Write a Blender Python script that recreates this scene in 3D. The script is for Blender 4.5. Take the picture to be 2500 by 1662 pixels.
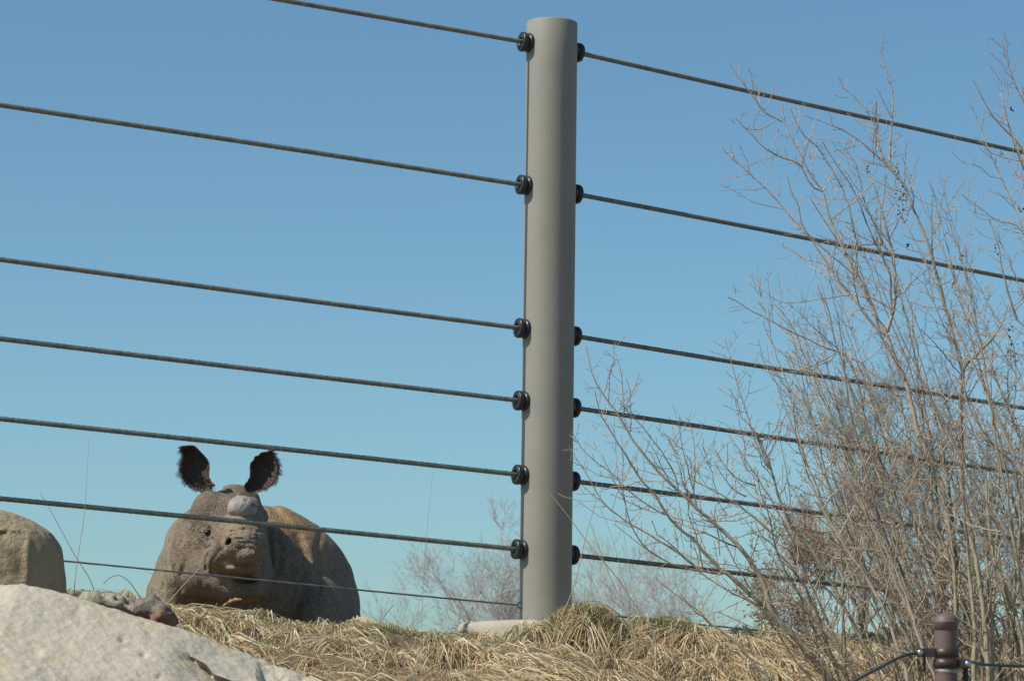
import bpy, math, random
import numpy as np
from mathutils import Matrix, Vector

for o in list(bpy.data.objects):
    bpy.data.objects.remove(o, do_unlink=True)
SC = bpy.context.scene
COL = SC.collection
R = math.radians

# ------------------------------------------------------------------ camera
F = 7384.0                    # focal length in pixels of the 2500 x 1662 photograph
CX, CY = 1250.0, 831.0
EYE = Vector((0.0, 0.0, 1.6))
PITCH, ROLL = 7.6, 0.75
cam_data = bpy.data.cameras.new('camera')
cam = bpy.data.objects.new('camera', cam_data)
COL.objects.link(cam)
CM = Matrix.Rotation(R(90 + PITCH), 3, 'X') @ Matrix.Rotation(R(ROLL), 3, 'Z')
cam.matrix_world = Matrix.Translation(EYE) @ CM.to_4x4()
cam_data.sensor_fit = 'HORIZONTAL'
cam_data.sensor_width = 36.0
cam_data.lens = F / 2500.0 * 36.0
cam_data.clip_start = 0.1
cam_data.clip_end = 5000.0
cam_data.dof.use_dof = True
cam_data.dof.focus_distance = 12.2
cam_data.dof.aperture_fstop = 13.0
SC.camera = cam

# ------------------------------------------------------------------ sky, sun, exposure
SUN_LEFT, SUN_EL = 64.0, 48.0       # degrees left of the direction back towards the camera, and up
sun_vec = Vector((-math.sin(R(SUN_LEFT)) * math.cos(R(SUN_EL)),
                  -math.cos(R(SUN_LEFT)) * math.cos(R(SUN_EL)), math.sin(R(SUN_EL))))
world = bpy.data.worlds.new('World')
SC.world = world
world.use_nodes = True
wn = world.node_tree
sky = wn.nodes.new('ShaderNodeTexSky')
sky.sky_type = 'NISHITA'
sky.sun_disc = False
sky.sun_elevation = R(SUN_EL)
sky.sun_rotation = math.atan2(sun_vec.x, sun_vec.y)
sky.altitude = 0.0
sky.air_density = 0.9
sky.dust_density = 0.8
sky.ozone_density = 6.0
bg = wn.nodes['Background']
bg.inputs['Strength'].default_value = 0.114
tint = wn.nodes.new('ShaderNodeMix'); tint.data_type = 'RGBA'; tint.blend_type = 'MULTIPLY'
tint.inputs[0].default_value = 1.0
tint.inputs[7].default_value = (0.925, 1.10, 0.985, 1.0)      # the camera's slightly cyan white balance
wn.links.new(sky.outputs[0], tint.inputs[6])
wn.links.new(tint.outputs[2], bg.inputs['Color'])
sl = bpy.data.lights.new('sun', 'SUN')
sl.energy = 4.6
sl.angle = R(0.53)
sl.color = (1.0, 0.95, 0.87)
sun = bpy.data.objects.new('sun', sl)
COL.objects.link(sun)
sun.rotation_euler = (-sun_vec).to_track_quat('-Z', 'Y').to_euler()
SC.view_settings.view_transform = 'Standard'
SC.view_settings.look = 'None'
SC.view_settings.exposure = 0.0
SC.view_settings.gamma = 1.0
SC.view_settings.use_curve_mapping = False
SC.render.engine = 'CYCLES'
SC.cycles.use_denoising = True
SC.cycles.max_bounces = 6

# ------------------------------------------------------------------ projection helpers
def P(px, py, depth):
    """World point on the photograph's ray through (px, py) at horizontal distance depth."""
    d = CM @ Vector(((px - CX) / F, -(py - CY) / F, -1.0))
    return EYE + d * (depth / d.y)

CMT = np.array(CM.transposed())
def proj(p):
    q = (np.asarray(p) - np.array(EYE)) @ CMT.T
    return CX - F * q[..., 0] / q[..., 2], CY + F * q[..., 1] / q[..., 2]

# ------------------------------------------------------------------ mesh helpers
class MB:
    """Collects vertices, quads / triangles and a colour per vertex."""
    def __init__(s):
        s.v, s.q, s.t, s.c, s.n = [], [], [], [], 0
    def add(s, v, q=None, t=None, c=None):
        v = np.asarray(v, dtype=np.float64).reshape(-1, 3)
        if q is not None and len(q): s.q.append(np.asarray(q, dtype=np.int64).reshape(-1, 4) + s.n)
        if t is not None and len(t): s.t.append(np.asarray(t, dtype=np.int64).reshape(-1, 3) + s.n)
        s.v.append(v)
        if c is not None: s.c.append(np.broadcast_to(np.asarray(c, dtype=np.float64), (len(v), 3)))
        s.n += len(v)
        return s
    def build(s, name, material, parent=None, smooth=True, origin=None):
        v = np.concatenate(s.v) if s.v else np.zeros((0, 3))
        org = np.zeros(3) if origin is None else np.array(origin, dtype=float)
        v = v - org
        me = bpy.data.meshes.new(name)
        q = np.concatenate(s.q) if s.q else np.zeros((0, 4), int)
        t = np.concatenate(s.t) if s.t else np.zeros((0, 3), int)
        me.vertices.add(len(v)); me.vertices.foreach_set('co', v.astype(np.float32).ravel())
        loops = np.concatenate([q.ravel(), t.ravel()]).astype(np.int32)
        me.loops.add(len(loops)); me.loops.foreach_set('vertex_index', loops)
        sizes = np.concatenate([np.full(len(q), 4), np.full(len(t), 3)]).astype(np.int32)
        starts = (np.concatenate([[0], np.cumsum(sizes)[:-1]]) if len(sizes) else np.zeros(0)).astype(np.int32)
        me.polygons.add(len(sizes)); me.polygons.foreach_set('loop_start', starts)
        me.polygons.foreach_set('use_smooth', np.full(len(sizes), smooth))
        if s.c and sum(len(c) for c in s.c) == len(v):
            a = me.color_attributes.new('Col', 'FLOAT_COLOR', 'POINT')
            c4 = np.ones((len(v), 4), np.float32); c4[:, :3] = np.concatenate(s.c)
            a.data.foreach_set('color', c4.ravel())
        me.update(calc_edges=True); me.validate()
        if material: me.materials.append(material)
        o = bpy.data.objects.new(name, me)
        COL.objects.link(o)
        if parent is not None:
            o.parent = parent
            o.location = Vector(org) - parent_world(parent)
        else:
            o.location = Vector(org)
        return o

def parent_world(o):
    v = Vector(o.location)
    while o.parent is not None:
        o = o.parent; v = v + Vector(o.location)
    return v

def empty(name, loc, label, cat, group=None):
    o = bpy.data.objects.new(name, None)
    COL.objects.link(o); o.location = loc
    return tag(o, label, cat, group)

def tag(o, label=None, cat=None, group=None, kind=None):
    if label: o['label'] = label
    if cat: o['category'] = cat
    if group: o['group'] = group
    if kind: o['kind'] = kind
    return o

def unit(v):
    return v / np.maximum(np.linalg.norm(v, axis=-1, keepdims=True), 1e-9)

def tubes(pts, rad, sides=5, cap=True):
    """pts (N,K,3), rad (N,K): N tapered tubes of K rings, as vertices and quads."""
    pts = np.asarray(pts, float); rad = np.asarray(rad, float)
    if pts.ndim == 2: pts, rad = pts[None], rad[None]
    N, K, _ = pts.shape
    tan = unit(np.gradient(pts, axis=1))
    main = unit(pts[:, -1] - pts[:, 0])
    ref = np.where(np.abs(main[:, 2:3]) > 0.8, np.array([[1.0, 0, 0]]), np.array([[0, 0, 1.0]]))
    a = unit(np.cross(tan, ref[:, None, :])); b = np.cross(tan, a)
    th = np.arange(sides) * 2 * math.pi / sides
    v = (pts[:, :, None] + rad[:, :, None, None] * (a[:, :, None] * np.cos(th)[None, None, :, None]
         + b[:, :, None] * np.sin(th)[None, None, :, None]))
    i = np.arange(K - 1)[:, None] * sides; j = np.arange(sides)[None]; jn = (j + 1) % sides
    q = np.stack([i + j, i + jn, i + sides + jn, i + sides + j], -1).reshape(-1, 4)
    q = (q[None] + (np.arange(N) * K * sides)[:, None, None]).reshape(-1, 4)
    return v.reshape(-1, 3), q

def spline(p, n):
    """Catmull-Rom through the control points, n samples."""
    p = np.asarray(p, float)
    if len(p) == 2: p = np.stack([p[0], (p[0] + p[1]) / 2, p[1]])
    e = np.concatenate([[2 * p[0] - p[1]], p, [2 * p[-1] - p[-2]]])
    L = np.concatenate([[0], np.cumsum(np.linalg.norm(np.diff(p, axis=0), axis=1))])
    s = np.linspace(0, L[-1], n); k = np.clip(np.searchsorted(L, s, 'right') - 1, 0, len(p) - 2)
    t = ((s - L[k]) / np.maximum(L[k + 1] - L[k], 1e-9))[:, None]
    a, b, c, d = e[k], e[k + 1], e[k + 2], e[k + 3]
    return 0.5 * (2 * b + (c - a) * t + (2 * a - 5 * b + 4 * c - d) * t ** 2 + (3 * b - a - 3 * c + d) * t ** 3)

def lathe(prof, axis0, direction, sides=32):
    """prof: (radius, distance along axis) pairs."""
    d = unit(np.array(direction, float)); ref = np.array([0, 0, 1.0]) if abs(d[2]) < 0.9 else np.array([1.0, 0, 0])
    a = unit(np.cross(d, ref)); b = np.cross(d, a)
    th = np.arange(sides) * 2 * math.pi / sides
    pr = np.array(prof, float)
    v = (np.array(axis0, float)[None, None] + pr[:, 1][:, None, None] * d
         + pr[:, 0][:, None, None] * (a[None, None] * np.cos(th)[None, :, None] + b[None, None] * np.sin(th)[None, :, None]))
    K = len(pr); i = np.arange(K - 1)[:, None] * sides; j = np.arange(sides)[None]; jn = (j + 1) % sides
    q = np.stack([i + j, i + jn, i + sides + jn, i + sides + j], -1).reshape(-1, 4)
    return v.reshape(-1, 3), q

def box(c, s, ax=((1, 0, 0), (0, 1, 0), (0, 0, 1)), bev=0.0):
    """Box with chamfered edges (three crossing shells would z-fight, so one hull of 24 points)."""
    c = np.array(c, float); h = np.array(s, float) / 2; A = np.array(ax, float)
    b = min(bev, *(h * 0.9)) if bev > 0 else 0.0
    if b <= 0:
        v = np.array([[x, y, z] for x in (-1, 1) for y in (-1, 1) for z in (-1, 1)], float) * h
        q = [[0, 1, 3, 2], [4, 6, 7, 5], [0, 4, 5, 1], [2, 3, 7, 6], [0, 2, 6, 4], [1, 5, 7, 3]]
        return c + v @ A, q, []
    v = []
    idx = {}
    for sx in (-1, 1):
        for sy in (-1, 1):
            for sz in (-1, 1):
                for k in range(3):
                    p = np.array([sx, sy, sz]) * (h - b)
                    p[k] = (sx, sy, sz)[k] * h[k]
                    idx[(sx, sy, sz, k)] = len(v); v.append(p)
    q, t = [], []
    for k in range(3):
        u, w = [i for i in range(3) if i != k]
        for s0 in (-1, 1):
            ring = []
            for (su, sw) in ((-1, -1), (1, -1), (1, 1), (-1, 1)):
                key = [0, 0, 0]; key[k] = s0; key[u] = su; key[w] = sw
                ring.append(idx[(*key, k)])
            q.append(ring)
        for su in (-1, 1):
            for sw in (-1, 1):
                r = []
                for s0, kk in ((-1, u), (1, u), (1, w), (-1, w)):
                    key = [0, 0, 0]; key[k] = s0; key[u] = su; key[w] = sw
                    r.append(idx[(*key, kk)])
                q.append(r)
    for sx in (-1, 1):
        for sy in (-1, 1):
            for sz in (-1, 1):
                t.append([idx[(sx, sy, sz, k)] for k in range(3)])
    return c + np.array(v) @ A, q, t

# value noise
def _hash(i, j, k, seed):
    n = (i * 374761393 + j * 668265263 + k * 2147483647 + seed * 1274126177) & 0xFFFFFFFF
    n = ((n ^ (n >> 13)) * 1274126177) & 0xFFFFFFFF
    return ((n ^ (n >> 16)) & 0xFFFF) / 65535.0
def vnoise(p, scale=1.0, seed=0):
    p = np.asarray(p, float) * scale
    f0 = np.floor(p).astype(np.int64); f = p - f0; f = f * f * (3 - 2 * f)
    out = 0
    for a in (0, 1):
        for b in (0, 1):
            for c in (0, 1):
                w = (f[..., 0] if a else 1 - f[..., 0]) * (f[..., 1] if b else 1 - f[..., 1]) * (f[..., 2] if c else 1 - f[..., 2])
                out = out + w * _hash(f0[..., 0] + a, f0[..., 1] + b, f0[..., 2] + c, seed)
    return out * 2 - 1
def fbm(p, scale=1.0, seed=0, oct=4):
    out, a = 0, 1.0
    for k in range(oct):
        out = out + a * vnoise(p, scale * 2 ** k, seed + k * 17); a *= 0.5
    return out

# surface nets on a rectilinear grid
def surface_nets(xs, ys, zs, D):
    S = D < 0
    c = [S[a:S.shape[0] - 1 + a, b:S.shape[1] - 1 + b, e:S.shape[2] - 1 + e] for a in (0, 1) for b in (0, 1) for e in (0, 1)]
    cnt = sum(x.astype(np.int8) for x in c)
    act = (cnt > 0) & (cnt < 8)
    I, J, K = np.nonzero(act)
    idx = -np.ones(act.shape, np.int64); idx[I, J, K] = np.arange(len(I))
    corners = [(a, b, e) for a in (0, 1) for b in (0, 1) for e in (0, 1)]
    dv = {k: D[I + k[0], J + k[1], K + k[2]] for k in corners}
    pos = {k: np.stack([xs[I + k[0]], ys[J + k[1]], zs[K + k[2]]], -1) for k in corners}
    acc = np.zeros((len(I), 3)); n = np.zeros(len(I))
    for a in corners:
        for ax in range(3):
            if a[ax]: continue
            b = list(a); b[ax] = 1; b = tuple(b)
            m = (dv[a] < 0) != (dv[b] < 0)
            t = dv[a] / np.where(m, dv[a] - dv[b], 1.0)
            acc += np.where(m[:, None], pos[a] + (pos[b] - pos[a]) * t[:, None], 0); n += m
    V = acc / n[:, None]
    quads = []
    for ax in range(3):
        sl0 = [slice(None)] * 3; sl1 = [slice(None)] * 3
        sl0[ax] = slice(0, -1); sl1[ax] = slice(1, None)
        u, w = [i for i in range(3) if i != ax]
        A, B = S[tuple(sl0)], S[tuple(sl1)]
        m = A != B
        for d_ in (u, w):
            s_ = [slice(None)] * 3; s_[d_] = [0, -1]; m[tuple(s_)] = False
        e = np.stack(np.nonzero(m), -1)
        if not len(e): continue
        def cell(du, dw):
            f = e.copy(); f[:, u] -= du; f[:, w] -= dw
            return idx[f[:, 0], f[:, 1], f[:, 2]]
        q = np.stack([cell(1, 1), cell(0, 1), cell(0, 0), cell(1, 0)], -1)
        flip = A[e[:, 0], e[:, 1], e[:, 2]]
        if ax == 1: flip = ~flip
        q[~flip] = q[~flip][:, ::-1]
        quads.append(q)
    return V, np.concatenate(quads)

# ------------------------------------------------------------------ materials
def mat(name, base, rough=0.8, var=None, scale=6.0, detail=5.0, bump=0.0, bscale=30.0, bdist=0.01,
        vcol=False, metal=0.0, vor=0.0, vscale=60.0, stretch=None, spec=0.5, spots=None, coat=0.0, transl=0.0):
    m = bpy.data.materials.new(name); m.use_nodes = True
    nt = m.node_tree; N = nt.nodes; L = nt.links
    bs = N['Principled BSDF']
    bs.inputs['Roughness'].default_value = rough
    bs.inputs['Metallic'].default_value = metal
    bs.inputs['Specular IOR Level'].default_value = spec
    bs.inputs['Coat Weight'].default_value = coat
    tc = N.new('ShaderNodeTexCoord'); co = tc.outputs['Object']
    if stretch:
        mp = N.new('ShaderNodeMapping'); mp.inputs['Scale'].default_value = stretch
        L.new(co, mp.inputs['Vector']); co = mp.outputs[0]
    if vcol:
        at = N.new('ShaderNodeAttribute'); at.attribute_name = 'Col'; col = at.outputs['Color']
    else:
        rgb = N.new('ShaderNodeRGB'); rgb.outputs[0].default_value = (*base, 1); col = rgb.outputs[0]
    if var is not None:
        nz = N.new('ShaderNodeTexNoise'); nz.inputs['Scale'].default_value = scale; nz.inputs['Detail'].default_value = detail
        nz.inputs['Roughness'].default_value = 0.65
        L.new(co, nz.inputs['Vector'])
        rp = N.new('ShaderNodeMapRange'); rp.inputs[1].default_value = 0.32; rp.inputs[2].default_value = 0.68
        L.new(nz.outputs[0], rp.inputs[0])
        mx = N.new('ShaderNodeMix'); mx.data_type = 'RGBA'
        if vcol:
            mx.blend_type = 'MULTIPLY'; mx.inputs[0].default_value = 1.0
            cr = N.new('ShaderNodeMix'); cr.data_type = 'RGBA'
            cr.inputs[6].default_value = (*var, 1); cr.inputs[7].default_value = (1.15, 1.15, 1.15, 1)
            L.new(rp.outputs[0], cr.inputs[0]); L.new(col, mx.inputs[6]); L.new(cr.outputs[2], mx.inputs[7])
        else:
            L.new(rp.outputs[0], mx.inputs[0]); L.new(col, mx.inputs[6]); mx.inputs[7].default_value = (*var, 1)
        col = mx.outputs[2]
    if spots:
        sc_, colr, lo, hi = spots
        n2 = N.new('ShaderNodeTexNoise'); n2.inputs['Scale'].default_value = sc_; n2.inputs['Detail'].default_value = 6
        L.new(tc.outputs['Object'], n2.inputs['Vector'])
        r2 = N.new('ShaderNodeMapRange'); r2.inputs[1].default_value = lo; r2.inputs[2].default_value = hi
        L.new(n2.outputs[0], r2.inputs[0])
        m2 = N.new('ShaderNodeMix'); m2.data_type = 'RGBA'; m2.inputs[7].default_value = (*colr, 1)
        L.new(r2.outputs[0], m2.inputs[0]); L.new(col, m2.inputs[6]); col = m2.outputs[2]
    L.new(col, bs.inputs['Base Color'])
    if bump or vor:
        h = None
        if bump:
            nb = N.new('ShaderNodeTexNoise'); nb.inputs['Scale'].default_value = bscale; nb.inputs['Detail'].default_value = 8
            nb.inputs['Roughness'].default_value = 0.65
            L.new(co, nb.inputs['Vector'])
            mu = N.new('ShaderNodeMath'); mu.operation = 'MULTIPLY'; mu.inputs[1].default_value = bump
            L.new(nb.outputs[0], mu.inputs[0]); h = mu.outputs[0]
        if vor:
            vo = N.new('ShaderNodeTexVoronoi'); vo.inputs['Scale'].default_value = vscale
            L.new(co, vo.inputs['Vector'])
            mv = N.new('ShaderNodeMath'); mv.operation = 'MULTIPLY'; mv.inputs[1].default_value = -vor
            L.new(vo.outputs['Distance'], mv.inputs[0])
            if h is None: h = mv.outputs[0]
            else:
                ad = N.new('ShaderNodeMath'); ad.operation = 'ADD'
                L.new(h, ad.inputs[0]); L.new(mv.outputs[0], ad.inputs[1]); h = ad.outputs[0]
        bp = N.new('ShaderNodeBump'); bp.inputs['Strength'].default_value = 1.0; bp.inputs['Distance'].default_value = bdist
        L.new(h, bp.inputs['Height']); L.new(bp.outputs[0], bs.inputs['Normal'])
    if transl > 0:
        tr = N.new('ShaderNodeBsdfTranslucent'); L.new(col, tr.inputs['Color'])
        ms = N.new('ShaderNodeMixShader'); ms.inputs[0].default_value = transl
        L.new(bs.outputs[0], ms.inputs[1]); L.new(tr.outputs[0], ms.inputs[2])
        L.new(ms.outputs[0], N['Material Output'].inputs['Surface'])
    return m

M = {
    'soil': mat('soil', (0.17, 0.115, 0.07), 0.95, (0.27, 0.20, 0.12), 9, bump=1, bscale=40, bdist=0.02),
    'grass': mat('grass', (0.4, 0.3, 0.15), 0.65, vcol=True, spec=0.3, transl=0.28),
    'post': mat('post_paint', (0.255, 0.240, 0.198), 0.62, (0.285, 0.270, 0.226), 5, bump=0.5, bscale=160, bdist=0.0015, spec=0.3,
                spots=(30, (0.28, 0.24, 0.18), 0.70, 0.78)),
    'rubber': mat('black_rubber', (0.018, 0.020, 0.020), 0.34, (0.032, 0.034, 0.034), 40),
    'cable': mat('steel_cable', (0.24, 0.25, 0.215), 0.6, (0.13, 0.135, 0.115), 30, metal=0.2),
    'wire': mat('steel_wire', (0.22, 0.22, 0.21), 0.5, (0.14, 0.14, 0.13), 30, metal=0.4),
    'concrete': mat('concrete', (0.36, 0.305, 0.24), 0.9, (0.44, 0.38, 0.305), 8, bump=0.6, bscale=60, bdist=0.006),
    'skin': mat('rhino_skin', (0.2, 0.17, 0.13), 0.72, (0.60, 0.58, 0.54), 44, vcol=True, bump=0.6, bscale=90, bdist=0.0055, vor=0.8, vscale=120, spec=0.35),
    'horn': mat('horn', (0.22, 0.20, 0.17), 0.7, (0.41, 0.375, 0.325), 16, bump=1, bscale=40, bdist=0.01, spots=(22, (0.13, 0.125, 0.12), 0.56, 0.66)),
    'eye': mat('eye_dark', (0.008, 0.007, 0.006), 0.08),
    'hair': mat('dark_hair', (0.030, 0.018, 0.014), 0.6),
    'boulder': mat('brown_sandstone', (0.34, 0.25, 0.15), 0.92, (0.43, 0.335, 0.215), 3.0, bump=1.0, bscale=22, bdist=0.03,
                   spots=(9, (0.20, 0.155, 0.10), 0.52, 0.70)),
    'slab': mat('pale_sandstone', (0.52, 0.455, 0.345), 0.93, (0.43, 0.385, 0.30), 2.6, bump=0.9, bscale=34, bdist=0.008,
                spots=(7.0, (0.46, 0.38, 0.22), 0.56, 0.74)),
    'stone': mat('lichen_stone', (0.24, 0.22, 0.19), 0.9, (0.55, 0.53, 0.5), 30, vcol=True, bump=1, bscale=40, bdist=0.02),
    'bark': mat('shrub_bark', (0.46, 0.38, 0.27), 0.8, (0.30, 0.235, 0.165), 18, bump=0.6, bscale=80, bdist=0.003),
    'twig': mat('shrub_twig', (0.52, 0.435, 0.315), 0.75, (0.34, 0.26, 0.18), 9),
    'bark_dark': mat('shrub_bark_brown', (0.28, 0.215, 0.16), 0.8, (0.17, 0.125, 0.095), 18, bump=0.6, bscale=80, bdist=0.003),
    'bark_olive': mat('shrub_bark_olive', (0.33, 0.29, 0.185), 0.8, (0.21, 0.175, 0.115), 16, bump=0.6, bscale=80, bdist=0.003),
    'twig_dark': mat('shrub_twig_red', (0.44, 0.345, 0.25), 0.75, (0.28, 0.205, 0.145), 9),
    'cane': mat('pale_cane', (0.37, 0.33, 0.20), 0.75, (0.26, 0.22, 0.14), 14, bump=0.5, bscale=60, bdist=0.003),
    'berry': mat('dried_berry', (0.045, 0.022, 0.018), 0.6, (0.12, 0.06, 0.035), 60),
    'far_bark': mat('far_bark', (0.42, 0.39, 0.36), 0.9, (0.52, 0.49, 0.46), 2),
    'dark_bark': mat('dark_bark', (0.17, 0.145, 0.125), 0.9, (0.26, 0.23, 0.20), 3),
    'dry_leaf': mat('dry_leaf', (0.44, 0.30, 0.17), 0.8, (0.32, 0.205, 0.11), 12, transl=0.3),
    'brown_paint': mat('brown_metal_paint', (0.130, 0.083, 0.070), 0.55, (0.158, 0.104, 0.089), 12, bump=0.3, bscale=120, bdist=0.001),
    'brown_dark': mat('brown_clamp_paint', (0.042, 0.024, 0.020), 0.45, (0.060, 0.034, 0.028), 20),
    'black': mat('black_plastic', (0.014, 0.014, 0.014), 0.45),
    'bolt': mat('bolt_steel', (0.55, 0.60, 0.62), 0.22, metal=0.9),
    'tape': mat('worn_silver_tape', (0.42, 0.45, 0.43), 0.45, (0.10, 0.06, 0.05), 30),
    'dark_cable': mat('green_black_cable', (0.045, 0.062, 0.058), 0.5),
    'stalk': mat('straw_stalk', (0.50, 0.40, 0.22), 0.65, (0.36, 0.27, 0.14), 12),
    'stalk_dark': mat('dark_stalk', (0.075, 0.06, 0.05), 0.8),
}
# ------------------------------------------------------------------ terrain
D0 = 11.6                                   # horizontal distance to the fence post
PB = P(1331, 1515, D0); PB.z = P(1331, 1513, D0 - 0.33).z                      # post base centre
def lerp_depth(px, px0, d0, px1, d1):       # depth along a straight line seen in perspective
    t = (px - px0) / (px1 - px0)
    return 1.0 / ((1 - t) / d0 + t / d1)
DL, DR = D0 * 0.9185, D0 * 1.12
def fence_depth(px):
    return lerp_depth(px, 1340, D0, 0, DL) if px < 1340 else lerp_depth(px, 1340, D0, 2500, DR)
_crest_px = [(-700, 1400), (-300, 1425), (0, 1452), (180, 1460), (300, 1480), (420, 1510), (600, 1536), (870, 1550), (1000, 1555),
             (1130, 1555), (1250, 1552), (1400, 1545), (1550, 1550), (1700, 1556), (2000, 1556), (2300, 1562), (2500, 1568), (2900, 1585)]
_cp = [P(x, y, fence_depth(min(max(x, -400), 2800)) - 0.12) for x, y in _crest_px]
_cx = np.array([p.x for p in _cp]); _cy = np.array([p.y for p in _cp]); _cz = np.array([p.z for p in _cp])
_bumps = []
for (px, py, dd, h, r) in ((1400, 1500, 11.25, 0.095, 0.15), (1470, 1530, 11.30, 0.06, 0.13), (1615, 1530, 11.55, 0.06, 0.12), (1330, 1520, 11.2, 0.03, 0.12),
                           (950, 1580, 11.0, 0.05, 0.16), (780, 1580, 10.9, 0.035, 0.2), (1130, 1600, 10.9, 0.05, 0.18),
                           (1350, 1630, 10.75, 0.05, 0.2), (1750, 1580, 11.4, 0.04, 0.25), (560, 1530, 10.9, 0.03, 0.15)):
    q = P(px, py, dd); _bumps.append((q.x, q.y, h, r))
def softplus(t, k):
    return k * np.logaddexp(0, t / k)
def terrain(x, y):
    x = np.asarray(x, float); y = np.asarray(y, float)
    zc = np.interp(x, _cx, _cz); yc = np.interp(x, _cx, _cy)
    t = yc - y
    zn = zc - 0.25 * (softplus(t, 0.10) - 0.10 * math.log(2)) - 0.02 * np.clip(-t, 0, 8)
    zn = zn - 0.05 * softplus(-t - 10.0, 3.0) * (1 - np.exp(-np.maximum(-t - 10, 0) / 60)) * 0.6
    far = np.clip((y - 18.0) / 60.0, 0, 1)
    zn = np.where(y > 18, zc - 0.16 - (zc - 0.16 - 0.4) * (far * far * (3 - 2 * far)), zn)
    zn = softplus(zn - 0.02, 0.15)
    p = np.stack([x, y, x * 0], -1)
    near = np.clip(1 - np.abs(y - 11) / 12, 0, 1)
    zn = zn + near * (0.022 * fbm(p, 1.7, 3, 3) + 0.010 * vnoise(p, 9, 5))
    zn = zn + 0.35 * np.clip((y - 60) / 200, 0, 1) * vnoise(p, 0.012, 9)
    for (bx, by, h, r) in _bumps:
        zn = zn + h * np.exp(-((x - bx) ** 2 + (y - by) ** 2) / (r * r))
    return zn
def ramp(a, b, n, s):  # n values from a to b, step growing geometrically by s
    w = s ** np.arange(n); c = np.cumsum(w)
    return a + (b - a) * c / c[-1]
gx = np.concatenate([-ramp(5, 900, 26, 1.25)[::-1], np.linspace(-5, 6, 200), ramp(6, 900, 26, 1.25)])
gy = np.concatenate([[-60, -20, -6], np.linspace(-2, 9, 40), np.linspace(9.05, 13, 100), ramp(13, 2500, 46, 1.16)])
X, Y = np.meshgrid(gx, gy, indexing='ij')
gv = np.stack([X, Y, terrain(X, Y)], -1).reshape(-1, 3)
nyg = len(gy)
gi = (np.arange(len(gx) - 1)[:, None] * nyg + np.arange(nyg - 1)[None]).reshape(-1)
ground = MB().add(gv, np.stack([gi, gi + nyg, gi + nyg + 1, gi + 1], -1)).build('ground', M['soil'])
tag(ground, 'bare soil bank under the dry grass', None, None, 'structure')
rng = np.random.default_rng(7)

# ------------------------------------------------------------------ fence post, insulators, cables
post_base = Vector((PB.x, PB.y, PB.z))
RP = 0.1
top_z = P(1348, 41, D0 - 0.1).z
post = empty('fence_post', post_base, 'tall tan painted steel fence post with black cable insulators on both sides', 'post')
b = MB()
hh = top_z - PB.z
prof = [(RP, -0.35)] + [(RP, z) for z in np.linspace(0, hh - 0.006, 14)] + [(RP - 0.002, hh - 0.002), (RP - 0.006, hh), (0.0005, hh)]
b.add(*lathe(prof, post_base, (0, 0, 1), 72)); b.build('shaft', M['post'], post, True, post_base)
# the run of the cables, left and right of the post
pc2 = P(1345, 462, D0); pl2 = P(0, 256, DL); pr2 = P(2500, 684, DR)
dirL = unit(np.array(pl2 - pc2)); dirR = unit(np.array(pr2 - pc2))
hL = unit(dirL * np.array([1, 1, 0])); hR = unit(dirR * np.array([1, 1, 0]))
cab_y = [(115, 'topmost'), (462, 'second'), (810, 'third'), (986, 'fourth'), (1166, 'fifth'), (1347, 'sixth')]
cab_z = [P(1345, y, D0).z for y, _ in cab_y]
ins_prof = [(0.0005, -0.012), (0.036, -0.012), (0.0385, -0.006), (0.0385, 0.006), (0.036, 0.0095), (0.030, 0.0105), (0.029, 0.0155), (0.0355, 0.0170), (0.0385, 0.020),
            (0.0385, 0.033), (0.0365, 0.0365), (0.033, 0.0375), (0.019, 0.0375), (0.0155, 0.034), (0.0155, 0.020), (0.0005, 0.019)]
for z in cab_z:
    for d in (dirL, dirR):
        h = unit(d * np.array([1, 1, 0]))
        o = np.array([PB.x, PB.y, z]) + d * (RP / max(np.dot(d, h), 0.1)) * 0.985
        m_ = MB().add(*lathe(ins_prof, o, d, 40))
        ins = m_.build('insulator', M['rubber'], post, True, o)
        # keyhole slot below the cable hole: a recessed dark slot framed by two lips
        up = np.array([0, 0, 1.0]); side = np.cross(up, d)
        for sgn in (-1, 1):
            v, q, t = box(o + d * 0.0385 - up * 0.024 + side * sgn * 0.0095, (0.004, 0.006, 0.020), (d, side, up), 0.0012)
            MB().add(v, q, t).build('slot_lip', M['rubber'], ins, False, o)
# small eye bolt for the ground wire
zw = P(1335, 1479, D0).z
th = np.linspace(0, 2 * math.pi, 17)
eo = np.array([PB.x, PB.y, zw]) + hL * (RP + 0.006)
upv = np.array([0, 0, 1.0])
ring = eo + 0.011 * (np.cos(th)[:, None] * upv + np.sin(th)[:, None] * hL)
MB().add(*tubes(ring, np.full(17, 0.0032), 8)).build('wire_eye', M['wire'], post, True, eo)

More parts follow.
